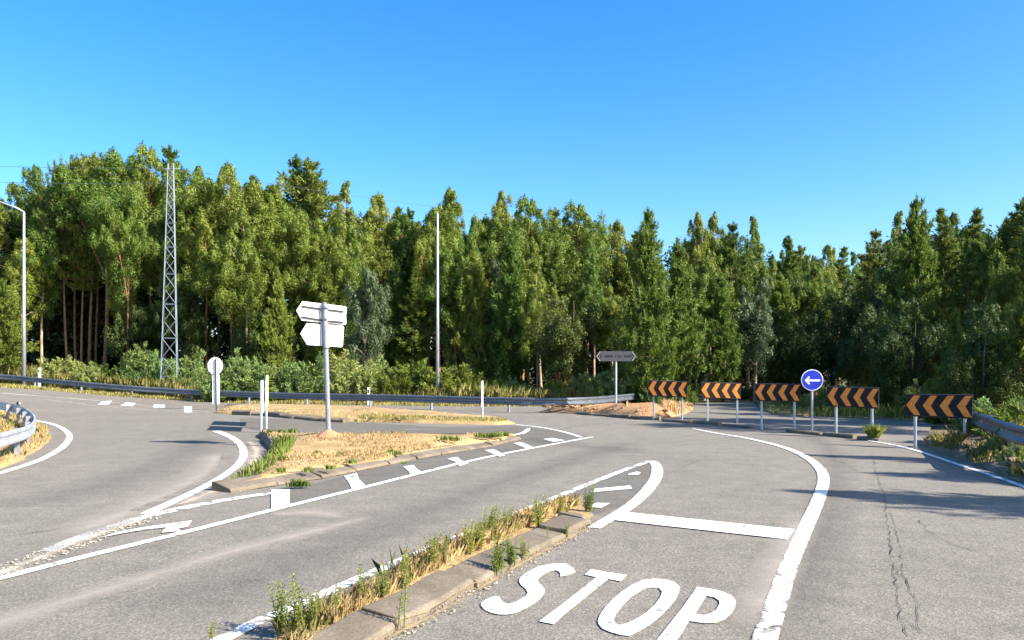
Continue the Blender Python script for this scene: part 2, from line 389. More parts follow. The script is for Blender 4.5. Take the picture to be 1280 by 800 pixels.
# hatching along the islands
for q in ([(339,613),(362,612.5),(362,634),(349,637),(339,637)], [(430,596),(446,592),(449,600),(458,609),(440,613),(436,604)],
          [(504,584),(517,582),(521,587),(529,592),(514,596.5),(511,590)], [(559,574),(572,572),(576,576),(586,580),(574,583.5),(569,578)],
          [(606,563.5),(617,562),(632,570),(624,571.5)], [(642,554.5),(652,553.5),(668,560),(660,562)], [(679,549.5),(690,548),(706,551),(692,553)],
          [(638,545),(652,541),(658,536.5),(663,536),(662,539),(655,543)], [(740,612.5),(788,608),(790,612),(738,616.5)],
          [(735,635),(745,630),(763,630),(752,636)], [(786,593),(796,590.5),(801,591.5),(798,594.5),(785,595)], [(690,634),(697,632),(704,635),(694,637)]):
    mark(q)
# lane arrow
mark([(123,674),(150,666),(180,660.5),(240,652),(235,660),(222,662.5),(228,666),(218,666),(202,667.5),(208,660.5),(165,666)], 'paint', 'lane_arrow')

def fromzoom(pts, ox, oy, s): return [(ox + x / s, oy + y / s) for x, y in pts]
def letter(name, outer, hole=None, z=0.0095):
    po = [Vector((p.x, p.y)) for p in PX(*outer)]; n = len(po)
    ed = [(i, (i+1) % n) for i in range(n)]; pts = po[:]
    if hole:
        ph = [Vector((p.x, p.y)) for p in PX(*hole)]; m = len(ph); pts += ph; ed += [(n+i, n+(i+1) % m) for i in range(m)]
    r = delaunay_2d_cdt(pts, ed, [], 1, 1e-6); V, Fc = r[0], r[2]
    if hole:
        hp = [(p.x, p.y) for p in ph]
        Fc = [f for f in Fc if not inside(hp, sum(V[i].x for i in f)/len(f), sum(V[i].y for i in f)/len(f))]
    mb = MB(); mb.add([(p.x, p.y, z) for p in V], Fc); mb.fade = [1.0] * len(mb.v)
    return mb.build(name, M['paint'], road)
Z1 = lambda p: fromzoom(p, 590, 690, 1280/210); Z2 = lambda p: fromzoom(p, 740, 690, 1280/210)
letter('letter_s', Z1([(790,160),(760,175),(720,188),(672,195),(676,175),(660,155),(632,147),(590,158),(545,180),(512,205),(500,225),(510,245),(535,265),(552,295),(550,325),(520,365),
    (470,405),(400,445),(330,475),(265,487),(200,485),(140,470),(90,445),(67,415),(72,395),(100,375),(150,352),(207,347),(215,365),(240,392),(275,406),(320,395),(370,370),(410,345),(425,320),
    (410,290),(375,262),(358,232),(365,205),(400,175),(450,145),(520,115),(600,99),(680,95),(712,96),(740,110),(770,130)]))
letter('letter_t', Z1([(905,140),(1182,184),(1135,231),(1040,214),(985,258),(900,325),(800,408),(715,475),(625,560),(512,538),(620,458),(740,365),(860,270),(948,200),(858,180)]))
letter('letter_o', Z2([(45,530),(60,490),(100,430),(150,375),(220,315),(300,260),(390,222),(470,211),(560,217),(630,238),(668,275),(662,320),(635,375),(585,435),(520,500),(440,565),(360,615),(285,650),(215,642),(140,620),(80,595),(50,560)]),
    Z2([(176,552),(165,530),(180,490),(230,420),(300,350),(380,300),(450,278),(510,282),(535,310),(520,355),(480,410),(420,465),(340,520),(260,555),(205,568)]))
letter('letter_p', Z2([(800,274),(900,288),(990,308),(1060,338),(1097,380),(1090,430),(1060,480),(1010,525),(940,550),(860,552),(790,543),(740,536),(690,620),(640,690),(560,800),(520,860),(380,850),(440,750),(510,660),(600,545),(680,445),(750,345)]),
    Z2([(872,342),(930,352),(968,378),(972,405),(945,450),(900,480),(850,492),(785,480),(830,410)]))

# cracks in the approach lane
def crack(pts, w, seed):
    r = random.Random(seed); p = resample(PX(*pts), 0.12)
    p = [Vector((q.x + r.uniform(-.02, .02), q.y + r.uniform(-.02, .02), 0)) for q in p]
    i = 0
    while i < len(p) - 2:
        n = r.randint(3, 9); seg = p[i:i+n+1]
        if len(seg) > 1: strip('crack', seg, [w * r.uniform(.25, 1) if 0 < j < len(seg) - 1 else 0.002 for j in range(len(seg))], 0.007, M['crack'], road, sm=0, step=1)
        i += n + (1 if r.random() < .5 else 0)
crack([(1092,575),(1096,595),(1104,615),(1107,635),(1112,665),(1116,700),(1122,735),(1126,770),(1132,795)], .010, 1)
crack([(1112,640),(1122,668),(1126,690),(1130,720),(1138,740),(1146,765),(1150,800)], .007, 2)
crack([(1116,705),(1128,722),(1140,745)], .007, 3); crack([(1126,770),(1138,778),(1152,790)], .007, 4)
crack([(1040,575),(1060,582),(1075,590)], .012, 5); crack([(700,537),(740,530),(765,529),(790,531)], .04, 6)
crack([(845,588),(870,578),(905,562)], .012, 8); crack([(1150,650),(1160,665),(1190,680),(1220,690)], .010, 9)
crack([(0,672),(60,664),(150,648),(190,640)], .02, 11)

# ------------------------------------------------------------------ raised islands and banks
def island(name, outline, mat, label, bumpz=0.03, spacing=0.6, drop=0.3, skirt=0.12):
    """outline: (px, py, z) pixels with the height of the rim there"""
    W = []
    for q_ in outline:                        # a fourth entry marks a visible crest, the others are feet of the rim
        if q_[1] < 100: W.append(Vector((q_[0], q_[1], q_[2])))          # already in metres
        elif len(q_) > 3: W.append(G(*q_[:3]))
        else: p = G(q_[0], q_[1]); p.z += q_[2]; W.append(p)
    P2 = []
    for a, b in zip(W, W[1:] + W[:1]):
        n = max(1, int((b - a).length / spacing)); P2 += [a.lerp(b, i / n) for i in range(n)]
    P2 = [Vector((p.x + rnd.uniform(-.05, .05), p.y + rnd.uniform(-.05, .05), p.z)) for p in P2]
    v, f = cdt(P2, spacing, spacing * .3, .45); n = len(P2); V = []
    for i, q in enumerate(v):
        d = [(1 / ((q.x-p.x)**2 + (q.y-p.y)**2 + 1e-4), p.z) for p in P2]
        z = sum(a*b for a, b in d) / sum(a for a, b in d)
        V.append((q.x, q.y, z + (rnd.uniform(-.3, 1) * bumpz if i >= n else rnd.uniform(-.3, .3) * bumpz)))
    mb = MB(); mb.add(V, f)
    cx, cy = sum(p.x for p in P2)/n, sum(p.y for p in P2)/n
    low = []
    for p in P2:
        d = Vector((p.x - cx, p.y - cy)).normalized() * skirt; low.append((p.x + d.x, p.y + d.y, hgt(p.x) - drop))
    b = len(mb.v); mb.v += low
    mb.f += [(i, (i+1) % n, b + (i+1) % n, b + i) for i in range(n)]
    o = mb.build(name, mat, smooth=True); tag(o, label, kind='structure'); return o, P2
def kerb(path, lens, prof, parent, mat='concrete', jit=0.015, gap=0.02, skip=()):
    path = resample(path, 0.05); acc = [0.0]
    for a, b in zip(path[:-1], path[1:]): acc.append(acc[-1] + (b - a).length)
    def at(s):
        for i in range(len(acc) - 1):
            if acc[i+1] >= s: return path[i].lerp(path[i+1], (s - acc[i]) / max(1e-6, acc[i+1] - acc[i]))
        return path[-1]
    s = 0; k = 0
    while s < acc[-1] - 0.12:
        ln = min(lens * rnd.uniform(.85, 1.15), acc[-1] - s)
        if k not in skip:
            a, m, c = at(s + gap), at(s + ln/2), at(s + ln - gap); dz = rnd.uniform(-jit, jit)
            off = Vector((rnd.uniform(-jit, jit), rnd.uniform(-jit, jit), dz)); tl = rnd.uniform(-jit, jit)
            mb = MB().sweep([a + off, m + off, c + off + Vector((0, 0, tl))], prof)
            mb.build('kerb_stone', M[mat], parent, bevel=0.006)
        s += ln; k += 1

# island with the pair of arrow boards
front_px = [(286,617),(345,607),(400,599),(440,591),(500,578.5),(560,567.5),(620,557.5),(652,549)]
isl, rim = island('traffic_island', [(304,611,.09),(345,603.5,.11),(440,588,.115),(500,575.5,.115),(560,565,.115),(620,555.5,.11),(646,548.5,.08),(640,541,.17,1),(580,541.5,.22,1),(500,540.3,.30,1),(411,540.5,.36,1),(350,541,.27,1),
      (326,544,.16),(338,555,.16),(346,565,.14),(338,580,.11),(314,598,.11)], M['dry'], 'dry grass traffic island with sloping kerb under the arrow boards', .05, .45)
P_SLOPE = [(0.0, -.06), (0.0, .025), (-.025, .05), (-.32, .125), (-.38, .125), (-.38, -.06)]
kerb([p for p in PX(*front_px)], .95, P_SLOPE, isl)
kerb(PX((343,566),(334,557),(322,546)), .75, [(0.0, -.06), (0.0, .06), (.06, .14), (.30, .18), (.34, -.06)], isl, jit=.03)
strip('dirt_fringe', [p - Vector((0.0, 0.05, 0)) for p in PX(*front_px)], .20, 0.016, M['fringe'], isl, soft=True)
# island behind it
isl2, rim2 = island('traffic_island', [(268,517,.06),(330,518.8,.13),(400,525.5,.13),(480,528,.10),(560,530,.10),(620,531,.07),(642,530,.03),(622,524,.1),(590,518.5,.12,1),(540,514,.14,1),(500,511,.14,1),(400,506,.12,1),(330,505,.10,1),(284,507,.05)],
      M['dry'], 'flat dusty traffic island carrying the round sign, before the long guardrail', .06, .7)
kerb(PX((290,518.5),(330,520),(400,527),(430,528.5)), 1.0, [(0.0, -.06), (0.0, .10), (-.05, .14), (-.28, .15), (-.28, -.06)], isl2, jit=.04)
# median with the grass strip in the foreground
med_r = PX((395,858),(430,830),(462,808),(480,797),(497,787),(535,769),(580,744),(617,721),(660,697),(705,674),(735,656),(742,648))
med_l = PX((300,860),(328,818),(378,785),(428,757),(496,722),(555,694),(614,669),(662,649),(705,632),(722,631))
mpoly = med_r + med_l[::-1]
v, f = cdt([(p.x, p.y) for p in mpoly], .25, .08, .4)
mb = MB(); mb.add([(p.x, p.y, .02 + rnd.uniform(0, .035)) for p in v], f)
median = mb.build('median', M['dry'], smooth=True); tag(median, 'narrow weedy median strip with worn kerb slabs beside the stop lettering', kind='structure')
P_SLAB = [(0.0, -.05), (0.0, .052), (-.022, .074), (-.30, .105), (-.315, .10), (-.315, -.05)]
kerb(med_r[:-1], 1.0, P_SLAB, median, jit=.022, gap=.02)
nose = med_r[-2]; d = (med_r[-2] - med_r[-4]).normalized(); o = Vector((-d.y, d.x, 0))
mb = MB(); ring = [nose + o*a + d*b for a, b in ((0.0,0),(.0,.10),(.05,.19),(.12,.25),(.23,.26),(.31,.19),(.35,.08),(.36,0))]
top = [nose + o*a + d*b for a, b in ((.075,0),(.085,.07),(.11,.13),(.15,.17),(.22,.18),(.28,.13),(.32,.06),(.34,0))]
zz = [.078,.078,.08,.085,.09,.10,.11,.115]; n = len(ring)
mb.add([p + Vector((0,0,-.05)) for p in ring] + [p + Vector((0,0,.03)) for p in ring] + [p + Vector((0,0,z)) for p, z in zip(top, zz)],
       [(i, (i+1) % n, n+(i+1) % n, n+i) for i in range(n)] + [(n+i, n+(i+1) % n, 2*n+(i+1) % n, 2*n+i) for i in range(n)] + [tuple(range(2*n, 3*n))])
mb.build('kerb_nose', M['concrete'], median)
strip('dirt_fringe', [p + Vector((.05, -.03, 0)) for p in med_r[:-1]], .22, 0.017, M['fringe'], median, soft=True)
# verge inside the bend of the near guardrail
isl3, rim3 = island('grass_verge', [(-90,604,.06),(0,586,.06),(28,575,.06),(50,562,.05),(61,550,.05),(60,541,.05),(50,533,.06),(40,526,.06),(0,515,.06),(-90,500,.06)], M['dry'], 'small dry grass verge inside the curved guardrail end', .05, .6)
# red bank under the direction sign
isl4, rim4 = island('soil_bank', [(674,515.5,.03),(720,517.5,.06),(800,523.5,.08),(835,522.5,.05),(858,517,.04),(868,510,.06),(850,505,.28,1),(815,503,.55,1),(780,503.5,.5,1),(740,506,.3,1),(700,510,.1)], M['red'],
      'bank of bare red soil under the direction sign', .12, .8)
kerb(PX((720,518),(760,521),(800,524.5),(826,525.5)), 1.1, [(0.0, -.06), (0.0, .08), (-.05, .11), (-.22, .11), (-.22, -.06)], isl4, jit=.04)
# bank of litter behind the chevron boards beside the side guardrail
bank_foot = PX((1150,556),(1180,567),(1215,580),(1280,603),(1400,648))
bank_out = [(p.x, p.y, .05) for p in bank_foot] + [(p.x + 2.6, p.y + 1.0, .45) for p in bank_foot[::-1]]
isl5, rim5 = island('soil_bank', bank_out, M['leafy'], 'littered brown soil bank under the rail beside the last chevron board', .14, .5)
kerb(PX((826,527),(890,531),(950,537.5),(1015,543.5),(1060,548),(1100,552.5)), 1.3, [(0.0, -.06), (0.0, .05), (-.04, .08), (-.2, .08), (-.2, -.06)], road, jit=.03, gap=.06, skip=(3, 7))
# verge beyond the side road with a lit bush
isl6, rim6 = island('grass_verge', [(946,508,.05),(965,518,.05),(1005,520,.05),(1030,516,.1),(1035,508,.2),(1000,503,.3),(950,502,.2)], M['dry'], 'patch of dry verge behind the blue arrow sign', .08, .8)
M['tower'] = plain('weathered_zinc', (0.14, 0.185, 0.22), 0.6, 0.1, 0.1, 3)
# ------------------------------------------------------------------ guardrails
W_PROF = [(0,0),(.045,-.03),(.05,-.075),(.008,-.125),(.008,-.185),(.05,-.235),(.045,-.28),(0,-.31),(-.006,-.31),(.04,-.278),(.043,-.236),(0,-.187),(0,-.123),(.043,-.074),(.038,-.034),(-.006,-.004)]
def guardrail(label, top_px, z, spacing, scale=1.0, smooth=3, post_drop=.75, side=1, start=0.5, mat='galv'):
    path = smooth_path([G(a, b, z) for a, b in top_px], smooth); path = resample(path, .3)
    t = empty('guardrail', path[0] - Vector((0, 0, z))); tag(t, label, 'guardrail', 'steel guardrails along the junction')
    prof = [(p[0] * scale * side, p[1] * scale) for p in W_PROF]
    MB().sweep(path, prof).build('rail', M[mat], t, smooth=False)
    for i in range(12, len(path) - 4, 14): MB().sweep([p + Vector((0, 0, .004)) for p in path[i:i+2]], [(p[0]*1.06 + .006*side, p[1]*1.02) for p in prof]).build('rail_joint', M[mat], t)
    acc, nxt = 0.0, start
    for a, b in zip(path[:-1], path[1:]):
        acc += (b - a).length
        if acc >= nxt:
            nxt += spacing; d = (b - a); d.z = 0; d.normalize(); o = Vector((d.y, -d.x, 0)) * side
            MB().box(a - o * .13 * scale + Vector((0, 0, -.02 - post_drop/2)), (.06 * scale, .11 * scale, post_drop), d).build('post', M['post'], t)
            MB().box(a - o * .04 * scale + Vector((0, 0, -.155 * scale)), (.09 * scale, .075 * scale, .2 * scale), d).build('spacer', M['post'], t)
            MB().tube([a + o * .002 + Vector((0, 0, -.155*scale)), a + o * .025 + Vector((0, 0, -.155*scale))], .016, 6).build('bolt', M['signback'], t)
    return t
guardrail('long steel guardrail running along the edge of the wood', [(-130,460),(-60,464),(0,467.5),(60,473),(140,480.5),(230,486.5),(340,490.5),(480,493),(600,496),(680,497.5),(740,496.5),(790,492),(812,490)], .62, 4.0, 1.0, mat='rail_shade')
nose_rail = guardrail('curved guardrail end bending round the small dry verge', [(-140,489),(-40,494),(0,502),(22,506),(37,513),(44,522),(38,531),(22,536),(0,541.5),(-60,556),(-140,575)], .60, 2.4, .82, 3, .65, side=-1, start=1.0)
b = G(23, 506.5, .60)
rf = MB().box(b + Vector((0, 0, .05)), (.10, .03, .11)).build('reflector', M['black'], nose_rail); MB().box(b + Vector((.052, -.017, .06)), (.05, .004, .06)).build('reflector_face', M['white'], rf)
guardrail('short guardrail behind the last chevron board above the littered bank', [(1212,511),(1228,517.5),(1250,525),(1280,535),(1440,548),(1765,574)], .78, 2.5, 1.0, 2, .9, start=.3, mat='rail_shade')

# ------------------------------------------------------------------ signs
def pole(name, parent, a, b, r, mat='post', n=10, r2=None, cap=True):
    return MB().tube([a, b], [r, r if r2 is None else r2], n).build(name, M[mat], parent, smooth=False)
def board(name, parent, pts, thick, mat, bevel=0.0): return MB().prism(pts, thick).build(name, M[mat], parent, bevel=bevel)

# the two arrow boards seen from behind
base = G(411, 541, .36); t = empty('arrow_sign', base); tag(t, 'tall grey post with two blank white arrow-shaped boards seen from behind', 'sign')
top = Vector(((405.5-640)/F*base.y, base.y, EYE - (379-HOR)/F*base.y))
MB().tube([base - Vector((0,0,.2)), base.lerp(top, .5), top], .052, 12).build('post', M['post'], t)
MB().tube([top, top + Vector((0,0,.02))], [.056, .03], 12).build('post_cap', M['post'], t)
u = Vector((math.cos(.34), math.sin(.34), 0)); nrm = Vector((u.y, -u.x, 0)); P0 = base + Vector((0, .075, 0))
def q(pts): return [on_plane(a, b, P0, u) for a, b in pts]
b1 = board('arrow_board', t, q([(370.5,388),(378,376.5),(432,383),(433.5,384.5),(432.5,394),(433,405),(431,406),(377,400.5)]), nrm * -.03, 'signback')
b2 = board('arrow_board', t, q([(375.5,417),(383.5,404),(428,407),(430,409),(428.5,432),(427,434),(384,431)]), nrm * -.03, 'signback')
for ys in (((377,381.8),(405,385.8)), ((377,395.3),(405,399.8))):
    pa, pb = q([ys[0], ys[1]]); MB().prism([pa, pb, pb + Vector((0,0,-.035)), pa + Vector((0,0,-.035))], nrm * .025).build('channel', M['channel'], b1)
for ys in (((410,386.2),(429,388.6)), ((410,400.3),(429,402))):
    pa, pb = q([ys[0], ys[1]]); MB().prism([pa, pb, pb + Vector((0,0,-.035)), pa + Vector((0,0,-.035))], nrm * .025).build('channel', M['channel'], b1)
for (x, y) in ((405,391), (406,417)):
    c = on_plane(x, y, P0, u); MB().box(c + nrm * .02, (.16, .035, .20 if y < 400 else .5), u).build('clamp_plate', M['post'], b1 if y < 400 else b2)
for y in (384, 398, 434): 
    c = on_plane(407 if y < 400 else 408, y, base, u); MB().tube([c - Vector((0,0,.02)), c + Vector((0,0,.02))], .062, 12).build('clamp_ring', M['post'], t)
MB().add(*(lambda r, n: ([base + Vector((math.cos(i*6.283/n)*r*rnd.uniform(.8,1.2), math.sin(i*6.283/n)*r*rnd.uniform(.8,1.2), -.1)) for i in range(n)] + [base + Vector((0,0,.10))], [(i, (i+1) % n, n) for i in range(n)]))(.32, 12)).build('soil_heap', M['red'], t)

# round sign with a marker panel, seen from behind
base = G(270.5, 511.5, .05); t = empty('round_sign', base); tag(t, 'white round sign over a narrow white panel, seen from behind', 'sign')
u = Vector((1, .05, 0)).normalized(); nrm = Vector((u.y, -u.x, 0)); P0 = base + Vector((0, .05, 0)); s = base.y / F
c = on_plane(269, 457.5, P0, u)
board('disc', t, [c + u*(math.cos(a*6.2832/28)*9.2*s) + Vector((0,0,math.sin(a*6.2832/28)*11*s)) for a in range(28)], nrm * -.02, 'signback')
cc = on_plane(270, 488, P0, u)
board('panel', t, [cc + u*(x*s) + Vector((0,0,z*s)) for x, z in ((-4.4,-17),(4.2,-17),(4.4,18.5),(2,20.5),(-2.5,20.5),(-4.4,18.5))], nrm * -.02, 'signback')
pole('post', t, base - Vector((0,0,.2)), base + Vector((-.03,0,63*s)), .028, 'channel')

# boards seen edge-on
A, B = G(326.5, 541, .0), G(333, 536, .0)
t = empty('edge_on_sign', A); tag(t, 'pair of upright boards on thin posts seen edge-on at the kerb corner', 'sign')
d = Vector((A.x, A.y, 0)).normalized()
pole('post', t, A - Vector((0,0,.2)), A + Vector((0,0,1.42)), .035, 'galv'); pole('post', t, B - Vector((0,0,.2)), B + Vector((0,0,1.56)), .032, 'galv')
for P_, z0, z1, y0, y1, m in ((A, .55, 1.40, .1, 1.9, 'signback'), (B, .62, 1.56, .7, 2.7, 'yellow')):
    c0 = P_ + d * y0 + Vector((.03, 0, 0)); c1 = P_ + d * y1 + Vector((.03, 0, 0)); n_ = Vector((d.y, -d.x, 0)) * .035
    board('board', t, [c0 + Vector((0,0,z0)), c1 + Vector((0,0,z0)), c1 + Vector((0,0,z1)), c0 + Vector((0,0,z1))], n_, m)
    pole('rear_post', t, c1 - d * .2 - Vector((.03,0,.2)), c1 - d * .2 + Vector((-.03,0,z1-.05)), .03, 'galv')

# slim post on the rear island
base = G(603, 522.5, .1); t = empty('marker_post', base); tag(t, 'slim pale steel post standing on the dusty rear island', 'post')
s = base.y / F
pole('shaft', t, base - Vector((0,0,.2)), base + Vector((0,0,47*s)), .035, 'galv'); MB().box(base + Vector((-.01, -.045, 30*s)), (.045, .02, 32*s)).build('reflective_strip', M['white'], t)

# direction sign
base = G(770, 516.5, .06); t = empty('direction_sign', base); tag(t, 'grey direction board pointed at both ends on a single post', 'sign')
u = Vector((1, .04, 0)).normalized(); nrm = Vector((u.y, -u.x, 0)); P0 = base - Vector((0, .06, 0))
s = base.y / F
pole('post', t, base - Vector((0,0,.3)), base + Vector((0,0,70*s)), .04, 'galv')
Z3 = lambda p: [on_plane(*k, P0, u) for k in fromzoom(p, 735, 430, 16)]
bd = board('board', t, Z3([(165,245),(240,145),(890,145),(960,245),(890,345),(235,345)]), nrm * -.04, 'greysign')
def raised(name, p, mat, h=.004, par=None): return board(name, par or bd, [k + nrm * .001 for k in Z3(p)], nrm * h, mat)
raised('border_end', [(165,245),(235,150),(250,162),(185,245),(250,328),(232,342)], 'greyend', .006)
raised('border_end', [(960,245),(890,150),(875,162),(940,245),(875,328),(893,342)], 'greyend', .006)
raised('dark_end', [(188,245),(248,168),(262,178),(208,245),(262,312),(248,322)], 'black', .007)
raised('dark_end', [(937,245),(877,168),(863,178),(917,245),(863,312),(877,322)], 'black', .007)
raised('pictogram', [(240,240),(258,215),(285,225),(282,262),(262,275),(245,262)], 'black')
r = random.Random(4)
for x0, x1 in ((330,490), (545,556), (600,675), (722,862)):          # worn, unreadable lettering
    x = x0
    while x < x1:
        w = r.choice((10, 14, 18)); h = r.choice((44, 52, 60)); 
        raised('letter_stroke', [(x, 270 - h), (x + w, 270 - h), (x + w*.8, 270), (x - 2, 270)], 'black', .004)
        if r.random() < .6 and x1 - x0 > 20: raised('letter_stroke', [(x, 240), (x + 26, 236), (x + 26, 250), (x, 254)], 'black', .005)
        x += w + r.choice((8, 12, 16))

# chevron boards
def chevron(label, pl, pr, bx):
    """pl, pr: post feet in pixels; bx: board corners (left top, right top, right bottom, left bottom) in pixels"""
    A, B = G(*pl), G(*pr); u = (B - A); u.z = 0; u.normalize(); nrm = Vector((u.y, -u.x, 0))
    t = empty('chevron_board', A); tag(t, label, 'chevron sign', 'chevron boards round the outside of the bend')
    Pf = A + nrm * .05
    c = [on_plane(a, b, Pf, u) for a, b in bx]
    for P_, px in ((A, pl[0]), (B, pr[0])):
        k = (px - bx[0][0]) / (bx[1][0] - bx[0][0]); zt = (c[0].lerp(c[1], k)).z
        MB().box(Vector((P_.x, P_.y, (zt - .05 + (-.2)) / 2)), (.055, .055, zt - .05 + .2), u).build('post', M['galv'], t, bevel=.006)
    bd = board('board', t, c, nrm * -.035, 'black')
    fr = MB()
    for a, b in ((c[0], c[1]), (c[3], c[2])): MB().tube([a - nrm*.02, b - nrm*.02], .022, 6).build('edge_rail', M['channel'], t)
    def pt(x, y): return c[0].lerp(c[1], x).lerp(c[3].lerp(c[2], x), y)
    p = 1 / 3.9
    for i in range(4):
        x = i * p + .004
        pg = [(x, .5), (x + .46*p, .03), (x + .86*p, .03), (x + .49*p, .5), (x + .87*p, .97), (x + .47*p, .97)]
        MB().prism([pt(*k) + nrm * .0015 for k in pg[:4]] + [pt(*k) + nrm * .0015 for k in pg[4:]], nrm * .004).build('chevron_stripe', M['orange'], bd)
chevron('chevron board standing next to the red soil bank', (817,525.2), (852.5,526), [(810.5,475.5),(859,477.5),(858.5,496.5),(810.5,494.5)])
chevron('chevron board in front of the side road mouth', (884.5,528.2), (921.5,528.6), [(876.5,478),(926.5,479.5),(926,498.5),(876.5,497)])
chevron('chevron board just before the blue arrow sign', (952,537), (993,538.2), [(944,480),(1000,480.5),(999.5,501.5),(944,500.5)])
chevron('chevron board between the blue arrow sign and a green tuft', (1045,546), (1090,548.2), [(1034,483.5),(1098.5,485.5),(1098,510),(1034,507)])
chevron('largest chevron board, standing at the littered soil bank', (1144,559.5), (1206,563), [(1132.5,493.5),(1216,494),(1215,522.5),(1132.5,519)])

# blue mandatory sign
base = G(1015, 542); t = empty('blue_arrow_sign', base); tag(t, 'round blue sign with white arrow on thin post between chevron boards', 'sign')
u = Vector((1, -.12, 0)).normalized(); nrm = Vector((u.y, -u.x, 0)); s = base.y / F
c = on_plane(1015.3, 475, base + nrm * .05, u); R = 13.2 * s
pole('post', t, base - Vector((0,0,.2)), base + Vector((0,0,74*s)), .03, 'galv'); MB().box(base + Vector((0,0,.03)), (.26, .2, .1)).build('footing', M['concrete'], t, bevel=.02)
circ = lambda r, n=40: [c + u*(math.cos(i*2*math.pi/n)*r) + Vector((0,0,math.sin(i*2*math.pi/n)*r)) for i in range(n)]
dsc = board('disc', t, circ(R), nrm * -.02, 'bluewhite'); board('blue_face', dsc, [p + nrm*.001 for p in circ(R*.93)], nrm * .003, 'blue')
Zb = lambda p: [c + u*((x-168)/86*R) + Vector((0,0,-(y-233)/86*R)) + nrm*.005 for x, y in p]
board('arrow', dsc, Zb([(108,236),(140,202),(150,212),(133,229),(228,228),(228,244),(133,244),(150,261),(140,271)]), nrm * .003, 'bluewhite')

# ------------------------------------------------------------------ poles, tower, cables
base = G(30, 486.5); base = Vector((-.61*50, 50, hgt(-30.5) - .1)); t = empty('street_lamp', base); tag(t, 'street lamp on a pale steel column with a raised side arm', 'street lamp')
zt = EYE + (465-265)/F*50
MB().tube([base, Vector((base.x, 50, zt))], [.12, .065], 12).build('column', M['galv'], t, smooth=True)
MB().tube([Vector((base.x, 50, zt)), Vector((base.x-.35, 49.8, zt+.22)), Vector((base.x-1.7, 49.3, zt+.72))], [.06, .05, .045], 8).build('arm', M['galv'], t, smooth=True)
e = Vector((base.x-1.7, 49.3, zt+.72)); lh = MB().prism([e + Vector((.1,.1,-.03)), e + Vector((.1,-.1,-.03)), e + Vector((-.5,-.14,.09)), e + Vector((-.6,0,.11)), e + Vector((-.5,.14,.09))], Vector((0,0,.09))).build('lamp_head', M['post'], t)
MB().prism([e + Vector((-.05,.07,-.024)), e + Vector((-.05,-.07,-.024)), e + Vector((-.45,-.1,.055)), e + Vector((-.45,.1,.055))], Vector((0,0,-.02))).build('lens', M['white'], lh)
base = G(547, 505); base = Vector((-.093*41, 41, -.1)); t = empty('lamp_column', base); tag(t, 'tall bare steel column behind the long guardrail', 'pole')
zt = EYE + (465-268)/F*41
MB().tube([base, Vector((base.x, 41, zt))], [.095, .05], 12).build('column', M['galv'], t, smooth=True); MB().tube([Vector((base.x, 41, zt)), Vector((base.x, 41, zt+.12))], [.055, .02], 8).build('column_cap', M['post'], t)
MB().box(base + Vector((0, -.085, 1.0)), (.10, .03, .4)).build('service_door', M['post'], t)

TY = 48.0; base = Vector(((211.5-640)/F*TY, TY, hgt(-20.5) - .1)); t = empty('lattice_tower', base); tag(t, 'slender galvanised lattice tower rising out of the shrubs before the wood', 'tower')
zt = EYE + (465-211)/F*TY; zb = base.z; wb, wt = .98, .32; cxb, cxt = base.x, (213.5-640)/F*TY
def corner(k, z):
    q_ = (z - zb) / (zt - zb); w = (wb + (wt - wb) * q_) / 2; a = math.radians(18 + 45 + 90*k)
    return Vector((cxb + (cxt - cxb) * q_ + math.cos(a) * w * 1.35, TY + math.sin(a) * w * 1.35, z))
for k in range(4): MB().tube([corner(k, zb), corner(k, zt + .3)], .028, 4).build('leg', M['tower'], t)
zs = [zb]
while zs[-1] < zt: zs.append(zs[-1] + max(.45, 1.25 * (1 - .62 * (zs[-1]-zb)/(zt-zb))))
zs[-1] = zt
for i, (a, b) in enumerate(zip(zs[:-1], zs[1:])):
    for k in range(4):
        p, q_ = (corner(k, a), corner((k+1) % 4, b)) if (i + k) % 2 else (corner((k+1) % 4, a), corner(k, b))
        MB().tube([p, q_], .015, 4).build('brace', M['tower'], t)
        if i % 2 == 0: MB().tube([corner(k, b), corner((k+1) % 4, b)], .014, 4).build('cross_bar', M['tower'], t)
ins = MB().tube([Vector((cxt-.5, TY, zt)), Vector((cxt+.5, TY, zt))], .03, 6).build('cable_bar', M['galv'], t)
def cable(label, a, b, sag, r=.011):
    pts = [a.lerp(b, i/24) - Vector((0,0,sag*4*(i/24)*(1-i/24))) for i in range(25)]
    tag(MB().tube(pts, r, 5).build('power_cable', M['wire'], None), label, 'cable', 'overhead power cables')
P = lambda px, py, Y: Vector(((px-640)/F*Y, Y, EYE + (HOR-py)/F*Y))
top = Vector((cxt, TY, zt))
cable('upper power cable crossing open sky above the lamp to the lattice tower', P(-320, 196, 44), top + Vector((-.4,0,.02)), .15)
cable('lower power cable entering the tree tops between lamp and lattice tower', P(-320, 217, 45), Vector((cxt-.2, TY, zt-.9)), .15)
cable('thin power cable leaving the lattice tower over the tree tops', top + Vector((.4,0,.02)), P(760, 282, 66), .3, .010)

